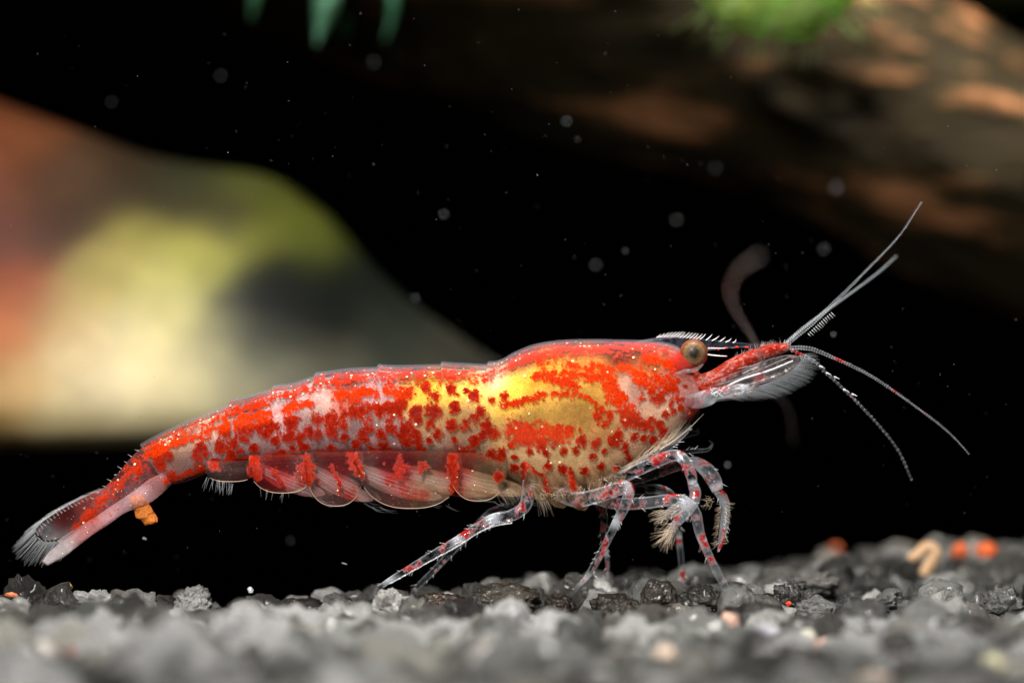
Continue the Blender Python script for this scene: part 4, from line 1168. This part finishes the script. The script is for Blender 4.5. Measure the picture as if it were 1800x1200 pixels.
bit('pebble', 1414, 1116, -1.3, 22, 18, (226, 222, 204), 'ivory pebble lying beside a pink chip in the right foreground', 'pebble', seed=14, group=G)
bit('pebble', 1444, 1126, -1.35, 20, 8, (220, 178, 158), 'flat pink chip touching the ivory pebble in the right foreground', 'pebble', seed=15, rz=-.4, group=G)
bit('pebble', 1360, 1108, -1.2, 34, 12, (170, 170, 178), 'long pale grey chip left of the ivory pebble', 'pebble', seed=16, rz=.25, group=G)
bit('pebble', 503, 1140, -2.0, 20, 20, (188, 98, 80), 'salmon pink round blurred pebble in the left foreground gravel', 'pebble', seed=17, group=G)
bit('pebble', 136, 1146, -2.1, 24, 24, (160, 100, 84), 'dusty pink blurred pebble near the bottom left corner', 'pebble', seed=18, group=G)
bit('pebble', 76, 1142, -2.1, 24, 22, (206, 198, 188), 'whitish blurred pebble left of the dusty pink one', 'pebble', seed=19, group=G)
bit('pebble', 1015, 1192, -2.6, 30, 12, (190, 176, 160), 'beige blurred pebble at the bottom edge below the shrimp', 'pebble', seed=20, group=G)
bit('pebble', 1535, 1190, -2.5, 36, 18, (206, 184, 166), 'wide beige blurred pebble at the bottom edge on the right', 'pebble', seed=21, group=G)
bit('pebble', 1683, 1064, -.05, 9, 9, (248, 240, 234), 'tiny bright white bead of stone in the right gravel', 'pebble', seed=22, group=G)
bit('pebble', 1540, 1066, -.1, 9, 9, (206, 168, 150), 'tiny tan bead of stone in the gravel right of the front legs', 'pebble', seed=23, group=G)
bit('pebble', 1387, 1060, -.02, 6, 5, (214, 70, 44), 'tiny orange red speck between two dark wet grains', 'pebble', seed=24, group=G)
bit('pebble', 1688, 968, 2.0, 16, 14, (206, 92, 40), 'round orange blurred pebble on the far gravel, the smaller of two', 'pebble', seed=25, group=G)
bit('pebble', 1735, 968, 2.0, 20, 15, (220, 98, 40), 'oblong orange blurred pebble on the far gravel, the larger of two', 'pebble', seed=26, group=G)
bit('pebble', 1466, 966, 3.3, 12, 10, (150, 70, 34), 'dim orange brown blurred pebble at the far edge of the gravel', 'pebble', seed=27, group=G)
bit('pebble', 440, 1037, .02, 6, 6, (250, 250, 250), 'white bead standing in for a glint on the left gravel ridge', 'pebble', .1, seed=28, group=G, spec=1.0)  # added bead in place of a specular dot on the ridge
bit('pebble', 20, 1045, -.1, 12, 5, (212, 120, 80), 'small orange chip on the gravel ridge at the left edge', 'pebble', seed=29, group=G)
bit('gravel_fleck', 116, 1030, 0.0, 13, 7, (196, 170, 84), 'golden green crumb sitting on the left gravel ridge below the tail', 'crumb', .2, seed=30, spec=.8)
def stick(name, rows, color, label, cat, jag=0.0, flat=1.0):
    Vt, Ft, _ = tube_geo(px_path(rows), 60, 24, flat)
    Vt = Vt + .005 * np.stack([VN(Vt, 14), VN(Vt + 5, 14), VN(Vt + 9, 14)], 1) + jag * np.stack([VN(Vt, 60), VN(Vt + 5, 60), VN(Vt + 9, 60)], 1)
    o = mesh_obj(name, Vt, Ft, simple_mat(name + '_tone', color, .55, .3, .5, 22, .8, bdist=.012), loc=W(*rows[0][:3]))
    tag(o, label, cat)
stick('root_piece', [(1286, 1078, -1.0, 11), (1284, 1090, -1.0, 14), (1290, 1112, -1.0, 15), (1298, 1134, -1.0, 13), (1300, 1140, -1.0, 6)], (224, 172, 152), 'pink fleshy stick poking out of the gravel below the front leg', 'stick')
stick('curled_root', [(1598, 982, 1.5, 9), (1612, 974, 1.5, 11), (1628, 962, 1.5, 12), (1642, 968, 1.5, 12), (1640, 984, 1.5, 13), (1630, 1000, 1.5, 13), (1624, 1012, 1.5, 12)], (232, 178, 138), 'curled tan root end hooking over the far gravel on the right', 'root')

# debris hanging from the tail
stick('debris_flake', [(236, 868, -.12, 9), (243, 880, -.13, 13), (252, 895, -.13, 14.5), (262, 909, -.13, 13), (266, 916, -.13, 12), (267, 918, -.13, 9)], (190, 104, 34), 'orange brown flake hanging below the base of the tail', 'debris', .009, .4)

# ------------------------------------------------------------------ particles drifting in the water
M['mote'] = simple_mat('drifting_particle', (128, 134, 134), .5, .5, .05, 10, 0)
v, f = ICO[2]
mote_me = bpy.data.meshes.new('drifting_particle'); mote_me.from_pydata(v.tolist(), [], f.tolist()); mote_me.materials.append(M['mote'])
PG = 'out of focus particles drifting in the water'
for x, y, d, r, lab in [
    (996, 214, 2.0, 7, 'brightest blurred particle in the dark water high above the carapace'),
    (1015, 245, 1.2, 3, 'tiny blurred particle just below the brightest one'),
    (780, 377, 1.9, 6.5, 'pale blurred particle above the middle of the shrimp\'s back'),
    (657, 110, 3.0, 8, 'large faint blurred disc of a particle below the slender leaf tip'),
    (388, 134, 2.6, 7, 'faint blurred particle left of the broad leaf tip'),
    (196, 180, 2.4, 6, 'faint blurred particle above the stone near the left edge'),
    (730, 524, 1.8, 5.5, 'faint ring of a particle beside the edge of the stone'),
    (1047, 466, 2.4, 6.5, 'faint blurred particle midway between carapace and top edge'),
    (1099, 441, 1.4, 3.5, 'small blurred particle, right of a larger faint one above the carapace'),
    (1189, 387, 2.7, 6.5, 'faint olive tinted particle disc above the eye'),
    (1258, 296, 2.8, 6, 'faint particle disc high above the rostrum'),
    (1470, 330, 3.4, 8, 'broad faint particle disc left of the tall feeler tip'),
    (1448, 438, 2.6, 6.5, 'faint particle disc between the blurred antenna and the tall feelers'),
    (1465, 588, .9, 5, 'small pale particle right of where the feelers fork'),
    (1279, 817, 1.2, 6, 'pale particle in front of the claws\' dark background'),
    (510, 950, 1.8, 3.5, 'dim particle in the dark below the swimmerets'),
    (247, 731, .8, 3.5, 'small pale particle against the cream part of the stone')]:
    o = bpy.data.objects.new('drifting_particle', mote_me)
    o.location = W(x, y, d); o.scale = [r * SC * .52] * 3
    tag(o, lab, 'particle', PG); col.objects.link(o)
for x, y, rx, ry, rz, lab in [(254, 946, 6, 4, .4, 'sharp bluish white fleck floating below the tail'), (605, 990, 5.5, 2.2, .3, 'thin sharp white fleck floating above the gravel behind the belly')]:
    q, f2 = grain_verts(2, int(x), .5)
    V = (q * (rx * SC, 3 * SC, ry * SC)) @ np.array(Matrix.Rotation(rz, 3, 'Y')).T + W(x, y, 0)
    tag(mesh_obj('floating_fleck', V, f2, M['mote'], loc=W(x, y, 0)), lab, 'fleck')
VV, FF, base = [], [], 0
v, f = ico(1)
for k in range(420):
    x, y, d = rng.uniform(0, 1800), rng.uniform(0, 1000), rng.normal() * .35
    if k > 250: d = rng.uniform(-1, 4)
    r = rng.uniform(.3, .7) * SC * (1.6 if rng.random() < .08 else 1)
    VV.append(v * r + W(x, y, d + .35)); FF.append(f + base); base += len(v)
tag(mesh_obj('suspended_dust', np.vstack(VV), np.vstack(FF), M['mote']), 'fine pale dust suspended throughout the dark water', 'dust', kind='stuff')
